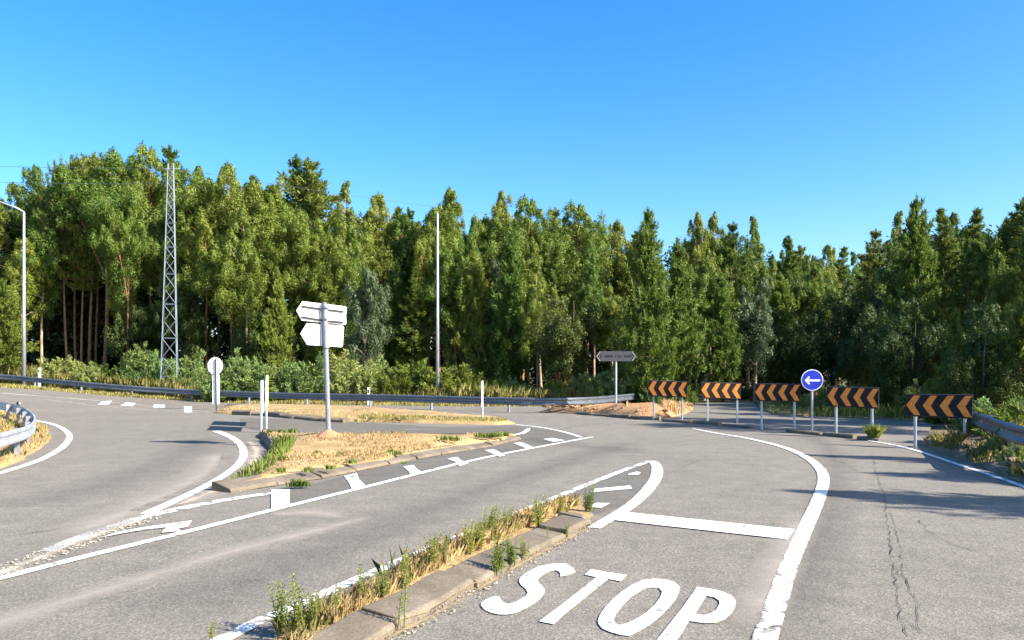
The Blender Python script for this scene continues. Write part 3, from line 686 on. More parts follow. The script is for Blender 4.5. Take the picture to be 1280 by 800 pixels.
# white delineators along the guardrail
for (px, y0, y1), lb in (((49.5,460,478), 'white delineator post behind the guardrail near the street lamp'), ((461,484,502), 'white delineator post behind the guardrail past the arrow boards')):
    Y = 40.0 if px > 100 else 48.5; b = Vector(((px-640)/F*Y, Y, hgt((px-640)/F*Y) - .05)); s = Y/F; zt = EYE + (465-y0)*s
    t = empty('delineator_post', b); tag(t, lb, 'post', 'white delineator posts'); MB().prism([b + Vector((-.06,-.05,0)), b + Vector((.06,-.05,0)), b + Vector((.05,.05,0)), b + Vector((-.05,.05,0))], (0, 0, zt - b.z)).build('shaft', M['white'], t)
    MB().box(Vector((b.x, b.y-.054, zt-.2)), (.08, .006, .16)).build('reflector', M['channel'], t)
# ------------------------------------------------------------------ vegetation
def unit(a): return a / np.maximum(1e-9, np.linalg.norm(a, axis=-1, keepdims=True))
def leaves(rng, cen, rad, n, L, W, droop=0.0, out=1.5, up=0.25, shell=0.5, stretch=1.25, taper=.45):
    """leaf-sized diamonds spread through clumps: cen (k,3), rad (k,)"""
    k = len(cen); cen = np.repeat(np.asarray(cen), n, 0); rad = np.repeat(np.asarray(rad), n); N = k * n
    d = unit(rng.normal(size=(N, 3))); r = rad * rng.random(N) ** shell
    c = cen + d * r[:, None] * np.array([1, 1, stretch]) * np.stack([1 - taper * d[:, 2], 1 - taper * d[:, 2], np.ones(N)], 1)   # pointed plumes
    nr = unit(d * out + rng.normal(size=(N, 3)) * .33 + np.array([0, 0, up]))
    a = rng.normal(size=(N, 3)) * .8 + np.array([0, 0, -droop]); a = unit(a - nr * np.sum(a * nr, 1, keepdims=True))
    s = np.cross(nr, a); l = (L * rng.uniform(.6, 1.3, N))[:, None] / 2; w = (W * rng.uniform(.6, 1.3, N))[:, None] / 2
    return np.stack([c - a*l, c + s*w, c + a*l, c - s*w], 1)
def needles(rng, tip, axis, length, n, L, W, spread=.75):
    """bristling shoots: needles leaving an axis forwards and outwards"""
    k = len(tip); tip = np.repeat(np.asarray(tip), n, 0); ax = np.repeat(np.asarray(axis), n, 0); N = k * n
    ln = np.repeat(np.asarray(length), n)
    b = tip - ax * (rng.random(N) ** .8 * ln)[:, None]
    d = unit(rng.normal(size=(N, 3))); a = unit(ax * rng.uniform(.35, 1.1, N)[:, None] + d * spread)
    s = unit(np.cross(a, rng.normal(size=(N, 3)))); l = (L * rng.uniform(.6, 1.3, N))[:, None]; w = (W * rng.uniform(.7, 1.3, N))[:, None] / 2
    return np.stack([b - s*w*.5, b + s*w + a*l*.45, b + a*l, b - s*w + a*l*.45], 1)
def limb(mb, a, b, r0, r1, sag=0.0, n=5, seg=4):
    a, b = Vector(a), Vector(b)
    mb.tube([a.lerp(b, i/seg) + Vector((0, 0, -sag * math.sin(math.pi * i/seg))) for i in range(seg+1)], [r0 + (r1-r0)*i/seg for i in range(seg+1)], n, cap=False)
def bole(mb, rng, H, r, lean=.02, n=8):
    ph = rng.uniform(0, 6.28, 4); pts = []; rr = []
    for i in range(13):
        q = i / 12; z = H * q
        pts.append(Vector((math.sin(q*4+ph[0])*H*lean*q + math.sin(q*9+ph[1])*.06, math.sin(q*3.3+ph[2])*H*lean*q + math.sin(q*8+ph[3])*.06, z)))
        rr.append(r * (1 - .9*q) * (1.25 if i == 0 else 1))
    mb.tube(pts, rr, n, cap=False)
    return lambda z: pts[max(0, min(11, int(z/H*12)))].lerp(pts[max(0, min(11, int(z/H*12))) + 1], max(0, min(1, z/H*12 - int(min(z, H*.999)/H*12))))

def make_eucalyptus(seed, H=14.0, R=2.3, bare=.36, leaf='euc', bark='bark_pale', nb=34, n=230, droop=.8, lead=3):
    rng = np.random.default_rng(seed); mb = MB(); at = bole(mb, rng, H, .12, .018); cen, rad = [], []
    stems = [(at, bare, 1.0, 1.0)]
    for k in range(lead):                     # secondary leaders give the uneven plumed top
        az = rng.uniform(0, 6.28); off = rng.uniform(.35, .75) * R; h0 = rng.uniform(bare, .6); h1 = rng.uniform(.68, .95)
        a = at(H * h0); e = Vector((a.x + math.cos(az)*off, a.y + math.sin(az)*off, H * h1)); limb(mb, a, e, .07, .015, -.15, 5, 4)
        stems.append(((lambda a_, e_: (lambda z: a_.lerp(e_, max(0, min(1, (z - a_.z) / (e_.z - a_.z))))))(a, e), h0 + .06, h1, .55))
    for at_, lo, hi, sc in stems:
        m_ = int(nb * sc * (.6 if sc < 1 else .8))
        for i in range(m_):
            t = ((i + rng.random()) / m_) ** .9; q = lo + (hi - lo) * t; p = at_(H * q)
            prof = (min(1, t / .25) ** .7) * (1 - t) ** .8 * 1.1 + .06
            ln = R * sc ** .5 * prof * rng.uniform(.45, 1.35); az = i * 2.4 + rng.uniform(-.9, .9); el = rng.uniform(.3, 1.1)
            e = p + Vector((math.cos(az)*math.cos(el), math.sin(az)*math.cos(el), math.sin(el) * .9)) * ln * 1.1
            limb(mb, p, e, .045 * (1.2 - t), .01, -.05 * ln, 4, 3)
            for j in range(max(1, int(1.2 + ln * 1.9))):
                f = .4 + .65 * rng.random(); c = p.lerp(e, f) + Vector(rng.normal(size=3) * .15 * ln)
                cen.append(c[:]); rad.append(rng.uniform(.28, .72) * (1.15 - .6 * t))
        tp = at_(H * hi * .985); cen += [(tp + Vector((rng.normal()*.1, rng.normal()*.1, k*.28 - .3)))[:] for k in range(3)]; rad += [.32, .24, .15]
    return mb, leaves(rng, cen, np.array(rad) * .82, n, .15, .065, droop, stretch=1.8), bark, leaf, H
def make_pine(seed, H=13.0, R=2.4, bare=.38, leaf='pine', bark='bark_red', step=.55, conic=.75, n=34, per=5):
    rng = np.random.default_rng(seed); mb = MB(); at = bole(mb, rng, H, .115, .012)
    tip, ax, ln_ = [], [], []
    z = H * bare
    while z < H * .985:
        t = (z / H - bare) / (1 - bare); Rl = R * ((1 - t) ** conic * min(1, .45 + t * 2.2) + .07)
        m = per if t < .85 else 3; a0 = rng.uniform(0, 6.28)
        for i in range(m):
            az = a0 + i * 6.283 / m + rng.uniform(-.35, .35); ln = Rl * rng.uniform(.6, 1.15); p = at(z)
            el = .12 + .55 * t + rng.uniform(-.12, .2); dr = Vector((math.cos(az)*math.cos(el), math.sin(az)*math.cos(el), math.sin(el)))
            e = p + dr * ln; limb(mb, p, e, .035 * (1.15 - t), .01, .06 * ln, 4, 3)
            k = max(3, int(3 + ln * 5.5))
            for j in range(k):
                f = .28 + .75 * (j + rng.random()) / k; sw = rng.normal(size=3) * .20 * (1.15 - f * .35) * min(1.4, ln)
                c = p.lerp(e, f) + Vector((sw[0], sw[1], abs(sw[2]) * .7)); g = unit(np.array(dr[:]) * .55 + np.array([0, 0, .75]) + rng.normal(size=3) * .28)
                tip.append(np.array(c[:]) + g * .16); ax.append(g); ln_.append(rng.uniform(.3, .6))
        z += step * rng.uniform(.8, 1.15)
    for k in range(5): tip.append(np.array(at(H*.99)[:]) + np.array([0, 0, .08 * k])); ax.append(np.array([0, 0, 1.0])); ln_.append(.5)
    return mb, needles(rng, tip, ax, ln_, n, .22, .055), bark, leaf, H
def make_broadleaf(seed, H=8.0, R=3.2, leaf='broad', nc=240, n=150, low=.04):
    rng = np.random.default_rng(seed); mb = MB(); at = bole(mb, rng, H * .8, .18, .02); cen, rad = [], []
    lumps = [(unit(rng.normal(size=3)) * np.array([R*.55, R*.55, H*.24]) + np.array([0, 0, H*.53]), rng.uniform(.9, 1.6)) for _ in range(16)]
    for i in range(nc):
        c, rr = lumps[rng.integers(16)]; d = unit(rng.normal(size=3)); p = c + d * rr * rng.random() ** .4
        if p[2] < H * low: p[2] = H * low + rng.random() * .6
        cen.append(p); rad.append(rng.uniform(.26, .58))
    for c, rr in lumps: limb(mb, at(max(.3, c[2] * .5)), tuple(c), .06, .015, 0, 4, 3)
    return mb, leaves(rng, cen, rad, n, .13, .075, .2, up=.4), 'bark_dark', leaf, H
def make_shrub(seed, H=2.4, R=1.2, leaf='shrub', stems=38, per=46, L=.17, W=.042):
    rng = np.random.default_rng(seed); mb = MB(); tip, ax, ln_ = [], [], []
    for i in range(stems):
        az = rng.uniform(0, 6.28); rr = R * rng.random() ** .6; h = H * (1 - .45 * (rr/R)**2) * rng.uniform(.6, 1.05)
        a = Vector((math.cos(az)*rr*.35, math.sin(az)*rr*.35, 0)); e = Vector((math.cos(az)*rr, math.sin(az)*rr, h)); limb(mb, a, e, .016, .005, -.05, 3, 3)
        for j in range(7):
            f = .2 + .8 * (j + rng.random()) / 7; c = a.lerp(e, f); g = unit(np.array([math.cos(az)*.35, math.sin(az)*.35, .9]) + rng.normal(size=3) * .35)
            tip.append(np.array(c[:]) + g * .1 + rng.normal(size=3) * .07); ax.append(g); ln_.append(rng.uniform(.25, .45))
    return mb, needles(rng, tip, ax, ln_, per, L, W, .6), 'bark_dark', leaf, H

PROTO = {}
def proto(kind, made):
    mb, V, bark, leaf, H = made
    me = bpy.data.meshes.new('trunk'); me.from_pydata(mb.v, [], mb.f); me.materials.append(M[bark]); me.polygons.foreach_set('use_smooth', [True]*len(me.polygons))
    PROTO.setdefault(kind, []).append((me, fast_mesh('crown', V, 4, M[leaf]), H))
for s in range(6): proto('eucalyptus', make_eucalyptus(10 + s, R=(2.5, 3.0, 2.0, 2.7, 2.3, 3.2)[s], bare=(.34, .44, .28, .5, .38, .46)[s], bark=('bark_pale', 'bark_red')[s % 2], nb=(36, 42, 32, 34, 40, 38)[s], lead=(3, 4, 2, 5, 2, 4)[s]))
for s in range(5): proto('pine', make_pine(30 + s, R=(2.5, 2.0, 2.9, 2.3, 3.3)[s], bare=(.36, .28, .52, .44, .5)[s], conic=(.75, .9, .55, .8, .45)[s], per=(5, 5, 5, 4, 5)[s]))
for s in range(2): proto('young pine', make_pine(40 + s, H=8.0, R=(2.3, 1.9)[s], bare=.06, leaf='young', bark='bark_dark', step=.42, conic=.85, n=36))
for s in range(2): proto('broadleaf', make_broadleaf(50 + s))
proto('grey eucalyptus', make_eucalyptus(61, H=8.0, R=1.9, bare=.12, leaf='euc_grey', nb=36, n=170, droop=1.6)); proto('grey eucalyptus', make_eucalyptus(62, H=9.0, R=1.6, bare=.2, leaf='euc_grey', nb=32, n=170, droop=1.8))
for s in range(3): proto('shrub', make_shrub(70 + s, R=(1.2, 1.0, 1.5)[s]))
for s in range(2): proto('green shrub', make_shrub(80 + s, H=2.2, R=1.4, leaf='young', stems=42, per=46))

LAND = [(30, 'street lamp'), (212, 'lattice tower'), (269, 'round white sign'), (408, 'arrow boards'), (547, 'bare steel column'), (770, 'direction sign'),
        (900, 'second chevron board'), (1015, 'blue arrow sign'), (1175, 'largest chevron board')]
ORD = 'first second third fourth fifth sixth seventh eighth ninth tenth eleventh twelfth thirteenth fourteenth fifteenth'.split()
def plant(kind, idx, x, y, z, H, wid=1.0, rot=None, name='tree'):
    ps = PROTO[kind]; tm, cm, h0 = ps[idx % len(ps)]; s = H / h0
    t = empty(name, (x, y, z), rnd.uniform(0, 6.28) if rot is None else rot); t.scale = (s * wid, s * wid, s)
    if name == 'tree': t.rotation_euler[0] = rnd.gauss(0, .025); t.rotation_euler[1] = rnd.gauss(0, .025)
    for nm, me in (('trunk' if name.endswith('tree') else 'stems', tm), ('crown' if name.endswith('tree') else 'foliage', cm)):
        o = bpy.data.objects.new(nm, me); C.objects.link(o); o.parent = t
    return t
def grove(rows, phrase, cat, group, name):
    """rows: (px, top_py, Y, kind, index, width); labels count each kind between two landmarks"""
    seen = {}
    for px, py, Y, kind, idx, wid in sorted(rows):
        if name == 'shrub': Y += 4.5 if px < 160 else 5.2 if px < 270 else -.6 if px < 620 else 0      # behind the rail
        elif px < 270: Y += 6.5 if px < 160 else 4.5
        elif px < 640: Y += 3.5
        elif px < 800: Y += 3
        x = (px - 640) / F * Y; zb = hgt(x) - .12; H = EYE + (HOR - py) / F * Y - zb
        if name == 'tree': wid *= rnd.uniform(.85, 1.2) * (.82 if kind == 'eucalyptus' else 1)
        t = plant(kind, int(px * 7 + idx) if kind == 'eucalyptus' and idx < 9 else ([0, 1, 3][int(px) % 3] if kind == 'pine' and idx < 9 else idx), x, Y, zb, H, wid, name=name)
        a = [l for l in LAND if l[0] <= px]; b = [l for l in LAND if l[0] > px]
        key = (kind, a[-1][1] if a else None); seen[key] = seen.get(key, 0) + 1; o = ORD[seen[key]-1]
        if a and b: w = f'{o} past the {a[-1][1]}'
        elif a: w = f'{o} beyond the {a[-1][1]}'
        else: w = f'{o} before the {b[0][1]}'
        tag(t, f'{phrase[kind]}, {w}', cat, group)

E, PN, YP, BR, GE = 'eucalyptus', 'pine', 'young pine', 'broadleaf', 'grey eucalyptus'
sky_row = [(-130,225,56,E,1,1.3),(-85,228,55,E,2,1.3),(-40,222,54,E,1,1.2),(-12,236,52,PN,0,1.1),(22,232,56,E,2,1.1),(45,226,58,PN,1,1.1),(66,214,55,E,0,1.2),(84,212,50,PN,12,.75),(94,206,53,PN,14,.75),(102,210,50,PN,13,.75),(111,205,51,PN,12,.8),(120,203,53,PN,14,.8),(131,199,50,E,11,1.25),(162,195,55,E,0,1.15),(190,193,53,E,1,1.1),(218,189,57,PN,0,1.1),
    (246,212,50,E,3,1.2),(272,211,53,E,0,1.1),(298,211,50,E,1,1.2),(322,221,54,PN,1,1.1),(340,236,50,E,3,1.2),(362,199,54,PN,0,1.1),(398,204,54,PN,1,1.2),(434,231,50,E,0,1.1),(462,249,52,E,1,1.2),(484,263,57,PN,2,1.0),
    (502,270,51,E,2,1.2),(522,264,53,PN,1,1.1),(547,240,50,E,0,1.1),(571,249,52,E,3,1.3),(596,277,50,E,1,1.2),(616,256,54,PN,0,1.0),(633,246,54,E,0,1.2),(652,256,50,E,1,1.2),(676,275,50,E,2,1.3),(698,263,52,PN,1,1.1),
    (722,264,52,E,3,1.3),(744,275,55,E,0,1.2),(768,281,54,E,1,1.2),(787,296,50,PN,2,1.2),(870,269,57,E,0,1.2),(897,271,58,E,1,1.2),(917,281,56,PN,1,1.2),(935,275,60,E,3,1.2),(956,289,62,E,0,1.2),(976,301,63,PN,0,1.2),
    (990,298,68,E,2,1.3),(1008,309,70,PN,1,1.3),(1026,309,74,E,0,1.3),(1048,312,75,PN,0,1.2),(1063,318,77,E,1,1.3),(1080,326,80,PN,1,1.2),(1097,288,52,PN,0,1.2),(1122,267,45,E,2,1.3),(1183,262,39,PN,1,1.3),(1203,268,41,E,3,1.3),
    (1228,264,38,PN,0,1.3),(1250,277,36,E,1,1.3),(1272,249,35,PN,2,1.3),(1300,238,33,PN,0,1.3),(1330,240,30,E,2,1.3)]
low_row = [(52,262,49,E,0,1.1),(160,250,49,E,1,1.1),(205,262,50,E,2,1.1),(232,250,49,PN,0,1.0),(258,262,48,E,3,1.1),(312,262,47,E,4,1.1),(372,262,48,E,5,1.1),(448,285,47,E,0,1.1),(476,300,48,PN,1,1.0),(535,290,47,E,2,1.1),(583,300,46,E,3,1.1),(606,305,47,PN,0,.9),(660,302,45,E,4,1.1),(688,305,46,PN,1,.9),(735,305,45,E,5,1.1),(890,315,52,E,1,1.1),(925,320,53,PN,0,1.0),(960,330,56,E,2,1.1),(1128,320,40,PN,1,1.0),(1208,315,34,PN,0,1.0),(1248,320,32,E,1,1.0),
    (8,352,45,YP,0,1.0),(455,340,44,GE,0,.9),(352,338,45,YP,1,.7),(520,335,46,PN,1,1.3),(590,322,45,YP,0,.8),(640,298,44,YP,1,.75),(672,330,43,E,2,1.5),(716,346,41,BR,0,.85),(765,360,41,E,1,1.6),(812,268,39,YP,0,.75),(853,303,41,YP,1,.8),
    (786,330,43,BR,1,.8),(905,345,46,YP,1,.85),(944,352,47,GE,1,1.1),(880,330,48,E,0,1.5),(975,345,52,YP,0,.9),(1000,370,48,BR,1,.9),(1040,345,52,BR,0,.8),(1020,335,60,E,3,1.4),(1062,345,62,BR,1,1.0),(1075,380,40,BR,1,.9),(1146,252,36,YP,0,.72),(1112,350,34,BR,0,.8),
    (1192,388,25,YP,1,.8),(1140,372,31,BR,0,.9),(1232,330,30,BR,1,.75),(1262,352,26,BR,0,.8),(1225,400,24,BR,1,.9),(1290,330,24,YP,0,1.0),(1168,380,33,YP,0,1.0),(30,300,48,E,0,1.3),(152,330,48,E,2,1.0),(176,345,50,BR,1,.7),
    (240,340,48,BR,0,.7),(290,300,47,E,3,1.3),(410,345,46,YP,0,.8),(430,300,47,E,1,1.3),(490,330,47,YP,1,.8),(560,315,46,E,2,1.4),(620,330,46,GE,0,.9),(385,300,48,PN,2,1.2),(320,345,48,BR,1,.7),(700,310,46,PN,2,1.2)]
grove(sky_row, {E: 'tall plumed eucalyptus reaching the skyline', PN: 'tall dark pine reaching the skyline'}, 'tree', 'tall trees along the skyline of the wood', 'tree')
grove(low_row, {E: 'lower leafy eucalyptus at the wood edge', PN: 'lower pine at the wood edge', YP: 'bright green young pine at the wood edge', BR: 'dark rounded broadleaf tree at the wood edge', GE: 'grey drooping eucalyptus at the wood edge'}, 'tree', 'lower trees at the edge of the wood', 'tree')
# trees beyond the frame that throw their shade across the junction
for i, (x, y, H, k, j, w) in enumerate([(13.6,6.0,7.5,PN,0,1.1),(15.5,8.6,7.4,E,1,.9),(17,10.4,8.2,PN,1,1.1),(17.6,18.4,9.5,PN,2,1.2),(19,21.8,10,E,0,1.3),(21.5,25,10.5,E,2,1.5)]):
    tag(plant(k, j, x, y, -.1, H, w, name='tree'), f'shade tree outside the bend beyond the side guardrail, {ORD[i]} going up the road', 'tree', 'shade trees beyond the side guardrail')

# the deeper wood behind the first rows: one mass
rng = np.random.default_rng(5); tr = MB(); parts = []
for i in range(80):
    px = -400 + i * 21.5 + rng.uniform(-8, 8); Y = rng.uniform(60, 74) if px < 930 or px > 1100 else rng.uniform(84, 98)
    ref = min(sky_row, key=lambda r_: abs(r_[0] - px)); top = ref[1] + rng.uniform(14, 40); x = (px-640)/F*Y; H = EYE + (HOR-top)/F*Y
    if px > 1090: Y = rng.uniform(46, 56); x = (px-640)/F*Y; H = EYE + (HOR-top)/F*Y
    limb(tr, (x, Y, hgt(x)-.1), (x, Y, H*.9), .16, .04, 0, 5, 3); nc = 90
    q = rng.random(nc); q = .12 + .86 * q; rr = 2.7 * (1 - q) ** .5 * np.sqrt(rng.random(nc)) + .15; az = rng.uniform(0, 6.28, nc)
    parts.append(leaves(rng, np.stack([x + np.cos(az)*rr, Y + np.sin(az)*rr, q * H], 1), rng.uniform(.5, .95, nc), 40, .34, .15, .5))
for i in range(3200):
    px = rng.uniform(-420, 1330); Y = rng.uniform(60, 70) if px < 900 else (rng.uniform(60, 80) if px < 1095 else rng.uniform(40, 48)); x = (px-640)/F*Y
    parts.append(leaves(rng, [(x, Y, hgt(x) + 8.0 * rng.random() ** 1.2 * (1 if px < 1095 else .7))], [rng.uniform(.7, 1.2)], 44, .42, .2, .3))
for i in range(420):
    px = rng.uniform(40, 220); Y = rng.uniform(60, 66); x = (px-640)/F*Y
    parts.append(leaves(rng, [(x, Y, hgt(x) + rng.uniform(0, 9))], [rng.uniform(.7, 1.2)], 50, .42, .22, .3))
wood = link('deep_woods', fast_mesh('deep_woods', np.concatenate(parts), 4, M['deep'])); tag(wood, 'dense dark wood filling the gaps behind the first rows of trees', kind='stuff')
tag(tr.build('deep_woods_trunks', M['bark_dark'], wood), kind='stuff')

# shrubs along the guardrail
SH, GS = 'shrub', 'green shrub'
shrubs = [(60,446,47,SH,0,1.2),(85,442,47,SH,2,1.3),(132,448,46,GS,0,1.0),(110,452,45,SH,1,1.2),(178,428,46,SH,1,1.2),(195,440,45,SH,0,1.3),(228,444,44,SH,2,1.2),(245,434,45,SH,0,1.0),(297,436,45,SH,1,1.3),(280,450,44,SH,2,1.2),(315,446,44,SH,0,1.2),(340,452,44,SH,2,1.2),
    (360,450,44,SH,1,1.2),(392,440,44,SH,0,1.2),(425,438,45,SH,1,1.3),(450,446,43,SH,2,1.1),(470,445,44,SH,0,1.3),(500,450,43,GS,0,1.2),(520,446,44,GS,1,1.2),(560,448,43,GS,0,1.3),(580,455,43,GS,1,1.3),(610,468,43,GS,0,1.2),(640,470,42,SH,1,1.1),(690,473,42,GS,1,1.1),(740,462,41,SH,2,1.3),
    (765,455,40,SH,0,1.2),(795,462,40,SH,1,1.3),(825,470,38,SH,2,1.1),(850,478,38,GS,0,1.0),(930,482,50,GS,1,1.2),(980,496,36,GS,0,.9),(1003,490,36,SH,2,1.2),(1030,480,33,SH,0,1.4),(1060,476,36,GS,1,1.3),(1110,478,34,GS,0,1.4),(1150,475,30,SH,1,1.3),(1180,470,27,GS,1,1.3),(1222,500,18.2,SH,1,1.0),(1250,492,18,SH,2,1.4),(1278,490,17,GS,0,1.4),(1245,535,14.5,SH,0,.8),(1275,540,13.5,SH,2,.8),
    (15,452,50,SH,2,1.2),(-10,450,52,GS,0,1.3)]
grove(shrubs, {SH: 'feathery grey-green shrub at the wood edge', GS: 'bushy bright green shrub at the wood edge'}, 'shrub', 'shrubs between the road and the wood', 'shrub')

# ------------------------------------------------------------------ grasses
def blades(rng, base, h, w, lean=.35):
    N = len(base); h = np.asarray(h)[:, None]; az = rng.uniform(0, 6.283, N); d = np.stack([np.cos(az), np.sin(az), np.zeros(N)], 1); s = np.stack([-np.sin(az), np.cos(az), np.zeros(N)], 1)
    k = (rng.random(N)[:, None] ** 1.5) * lean; up = np.array([0, 0, 1.0]); w = (w * rng.uniform(.6, 1.3, N))[:, None] / 2
    m = base + up*h*.55 + d*h*k*.35; t = base + up*h*(1 - .3*k) + d*h*k
    return np.stack([base - s*w, base + s*w, m + s*w*.75, t, m - s*w*.75], 1)
def in_poly(rng, poly, n):
    P_ = [(p.x, p.y) for p in poly]; xs = [p[0] for p in P_]; ys = [p[1] for p in P_]; out = []
    while len(out) < n:
        x, y = rng.uniform(min(xs), max(xs)), rng.uniform(min(ys), max(ys))
        if inside(P_, x, y): out.append((x, y))
    return np.array(out)
def along(rng, path, n, spread, back=0.0):
    path = resample(path, .25); i = rng.integers(0, len(path)-1, n); f = rng.random(n); A_ = np.array([p[:] for p in path])
    c = A_[i] * (1-f)[:, None] + A_[i+1] * f[:, None]; t = unit(A_[i+1] - A_[i]); o = np.stack([-t[:, 1], t[:, 0]], 1)
    return c[:, :2] + o * (rng.uniform(0, 1, n) * spread + back)[:, None]
def patchy(rng, P_, sc):                       # clumped density
    ph = rng.uniform(0, 6.28, 6); v = np.sin(P_[:, 0]*sc + ph[0]) + np.sin(P_[:, 1]*sc*1.3 + ph[1]) + np.sin((P_[:, 0]+P_[:, 1])*sc*.7 + ph[2]) + np.sin((P_[:, 0]-P_[:, 1])*sc*2.1 + ph[3])
    return v / 4
def turf(name, mat, P_, h, w, label, zf=None, lean=.5, seed=1):
    rng = np.random.default_rng(seed); z = np.array([hgt(x) if zf is None else zf(x, y) for x, y in P_]) - .03
    hh = h * rng.uniform(.45, 1.15, len(P_)) * (1 + .45 * patchy(rng, P_, 1.1))
    o = link(name, fast_mesh(name, blades(rng, np.column_stack([P_, z]), hh, w, lean), 5, M[mat])); tag(o, label, kind='stuff'); return o
def behind_rail(P_):                           # the rail stands further from the asphalt where the road climbs
    P_[:, 1] += np.clip((-P_[:, 0] - 17) / 8, 0, 1) * 2.6; return P_
rng = np.random.default_rng(12)
edge = PX(*far_edge[:12])
turf('tall_grass', 'midgrass', behind_rail(along(rng, edge, 34000, 3.4, 1.5)), 1.0, .03, 'half dry tall grass between the long guardrail and the shrubs', seed=2)
turf('dry_grass', 'midgrass', along(rng, edge, 14000, 1.3, .05), .2, .04, 'short straw-coloured grass under the long guardrail', seed=3)
turf('tall_grass', 'greengrass', behind_rail(along(rng, edge, 9000, 3.0, 2.2)), 1.0, .045, 'green grass stems in front of the shrubs', seed=4)
from mathutils.bvhtree import BVHTree
def surface_of(o):
    bv = BVHTree.FromPolygons([v.co for v in o.data.vertices], [tuple(p.vertices) for p in o.data.polygons])
    def zf(x, y):
        h = bv.ray_cast(Vector((x, y, 20)), Vector((0, 0, -1)))[0]; return h.z if h else 0.0
    return zf
P_ = in_poly(rng, rim, 14000); turf('dry_grass', 'drygrass', P_[patchy(rng, P_, 2.1) > -.2], .075, .010, 'short dry stubble on the island of the arrow boards', surface_of(isl), .9, 5)
P_ = along(rng, [p + Vector((.1, .12, 0)) for p in PX((290,606),(312,591),(338,576),(345,563))], 900, .45, -.25); turf('green_grass', 'greengrass', P_, .22, .016, 'green grass growing over the kerb corner of the front island', surface_of(isl), .6, 6)
P_ = in_poly(rng, rim2, 5000); turf('dry_grass', 'drygrass', P_[patchy(rng, P_, 1.2) > .1], .10, .025, 'dry grass on the dusty rear island', surface_of(isl2), .8, 7)
P_ = along(rng, PX((440,528),(520,529),(620,531)), 1800, 1.3, .05); turf('dry_grass', 'midgrass', P_, .16, .025, 'withered grass along the low kerb of the rear island', surface_of(isl2), .8, 8)
P_ = in_poly(rng, rim3, 9000); turf('dry_grass', 'drygrass', P_[patchy(rng, P_, 2.0) > -.5], .14, .016, 'dry grass on the verge inside the curved rail', surface_of(isl3), .7, 9)
P_ = in_poly(rng, rim3, 2500); turf('green_grass', 'greengrass', P_[patchy(rng, P_, 2.6) > .1], .18, .016, 'green grass on the verge inside the curved rail', surface_of(isl3), .7, 10)
P_ = in_poly(rng, rim5, 7000); turf('dry_grass', 'midgrass', P_[patchy(rng, P_, 1.7) > .12], .34, .008, 'long withered grass on the littered bank', surface_of(isl5), .7, 11)
P_ = in_poly(rng, rim4, 4500); turf('dry_grass', 'drygrass', P_[patchy(rng, P_, 1.1) > .0], .22, .02, 'thin dry grass on the red soil bank', surface_of(isl4), .7, 12)
P_ = in_poly(rng, rim6, 2200); turf('dry_grass', 'midgrass', P_[patchy(rng, P_, 1.5) > -.2], .24, .02, 'dry grass on the verge behind the blue arrow sign', surface_of(isl6), .7, 13)
edge2 = PX((940,501),(975,519),(1145,525)); turf('tall_grass', 'greengrass', along(rng, edge2, 2600, 4.0, .4), .4, .03, 'rough grass beyond the side road', seed=14)
# straw in the median: tufted
mid = [a.lerp(b, .5) for a, b in zip(resample(med_l, .3)[:26], resample(med_l, .3)[:26])]
P_ = along(rng, med_l[1:-1], 8000, .24, -.24); keep = patchy(rng, P_, 3.2) > -.4
turf('dry_grass', 'drygrass', P_[keep], .155, .0038, 'straw-coloured grass along the weedy median', lambda x, y: .04, .6, 15)
P_ = along(rng, med_l[1:-1], 900, .24, -.24); turf('green_grass', 'midgrass', P_[patchy(rng, P_, 3.9) > .1], .2, .0045, 'green and brown grass stems in the weedy median', lambda x, y: .04, .6, 16)
P_ = along(rng, med_r[2:-1], 700, .10, -.06); turf('dry_grass', 'drygrass', P_[patchy(rng, P_, 5) > .0], .06, .006, 'tiny dry grass in the gutter of the median kerb', lambda x, y: .01, .9, 17)

# ------------------------------------------------------------------ weeds, tufts and stones
def weed_mesh(seed, H=.40, stems=4):
    rng = np.random.default_rng(seed); mb = MB(); lv = []
    for i in range(stems):
        az = rng.uniform(0, 6.28); k = rng.uniform(.05, .25); h = H * rng.uniform(.55, 1.0); a = Vector((rng.normal()*.02, rng.normal()*.02, 0))
        pts = [a + Vector((math.cos(az)*k*h*(j/6)**1.5, math.sin(az)*k*h*(j/6)**1.5, h*j/6)) for j in range(7)]
        mb.tube(pts, [.005*(1-.6*j/6) for j in range(7)], 5, cap=False); m = int(h / .0105)
        for j in range(m):
            f = .12 + .88 * j / m; p = pts[min(5, int(f*6))].lerp(pts[min(5, int(f*6))+1], f*6 - min(5, int(f*6))); ang = j * 2.4 + rng.uniform(-.4, .4)
            el = .3 + .6 * f; d = np.array([math.cos(ang)*math.cos(el), math.sin(ang)*math.cos(el), math.sin(el)]); s = unit(np.cross(d, [0, 0, 1])); L = (.034 if stems == 2 else .062) * (1.15 - .6*f) * rng.uniform(.7, 1.3); w = L * .17
            p = np.array(p[:]); mid_ = p + d*L*.5 + np.array([0, 0, .004]); lv.append([p, mid_ + s*w, p + d*L - np.array([0, 0, L*.2]), mid_ - s*w])
    me = bpy.data.meshes.new('stems'); me.from_pydata(mb.v, [], mb.f); me.materials.append(M['stem'])
    return me, fast_mesh('leaves', np.array(lv), 4, M['weed'])
WM = [weed_mesh(90 + i, stems=(4, 7, 2, 10)[i]) for i in range(4)]
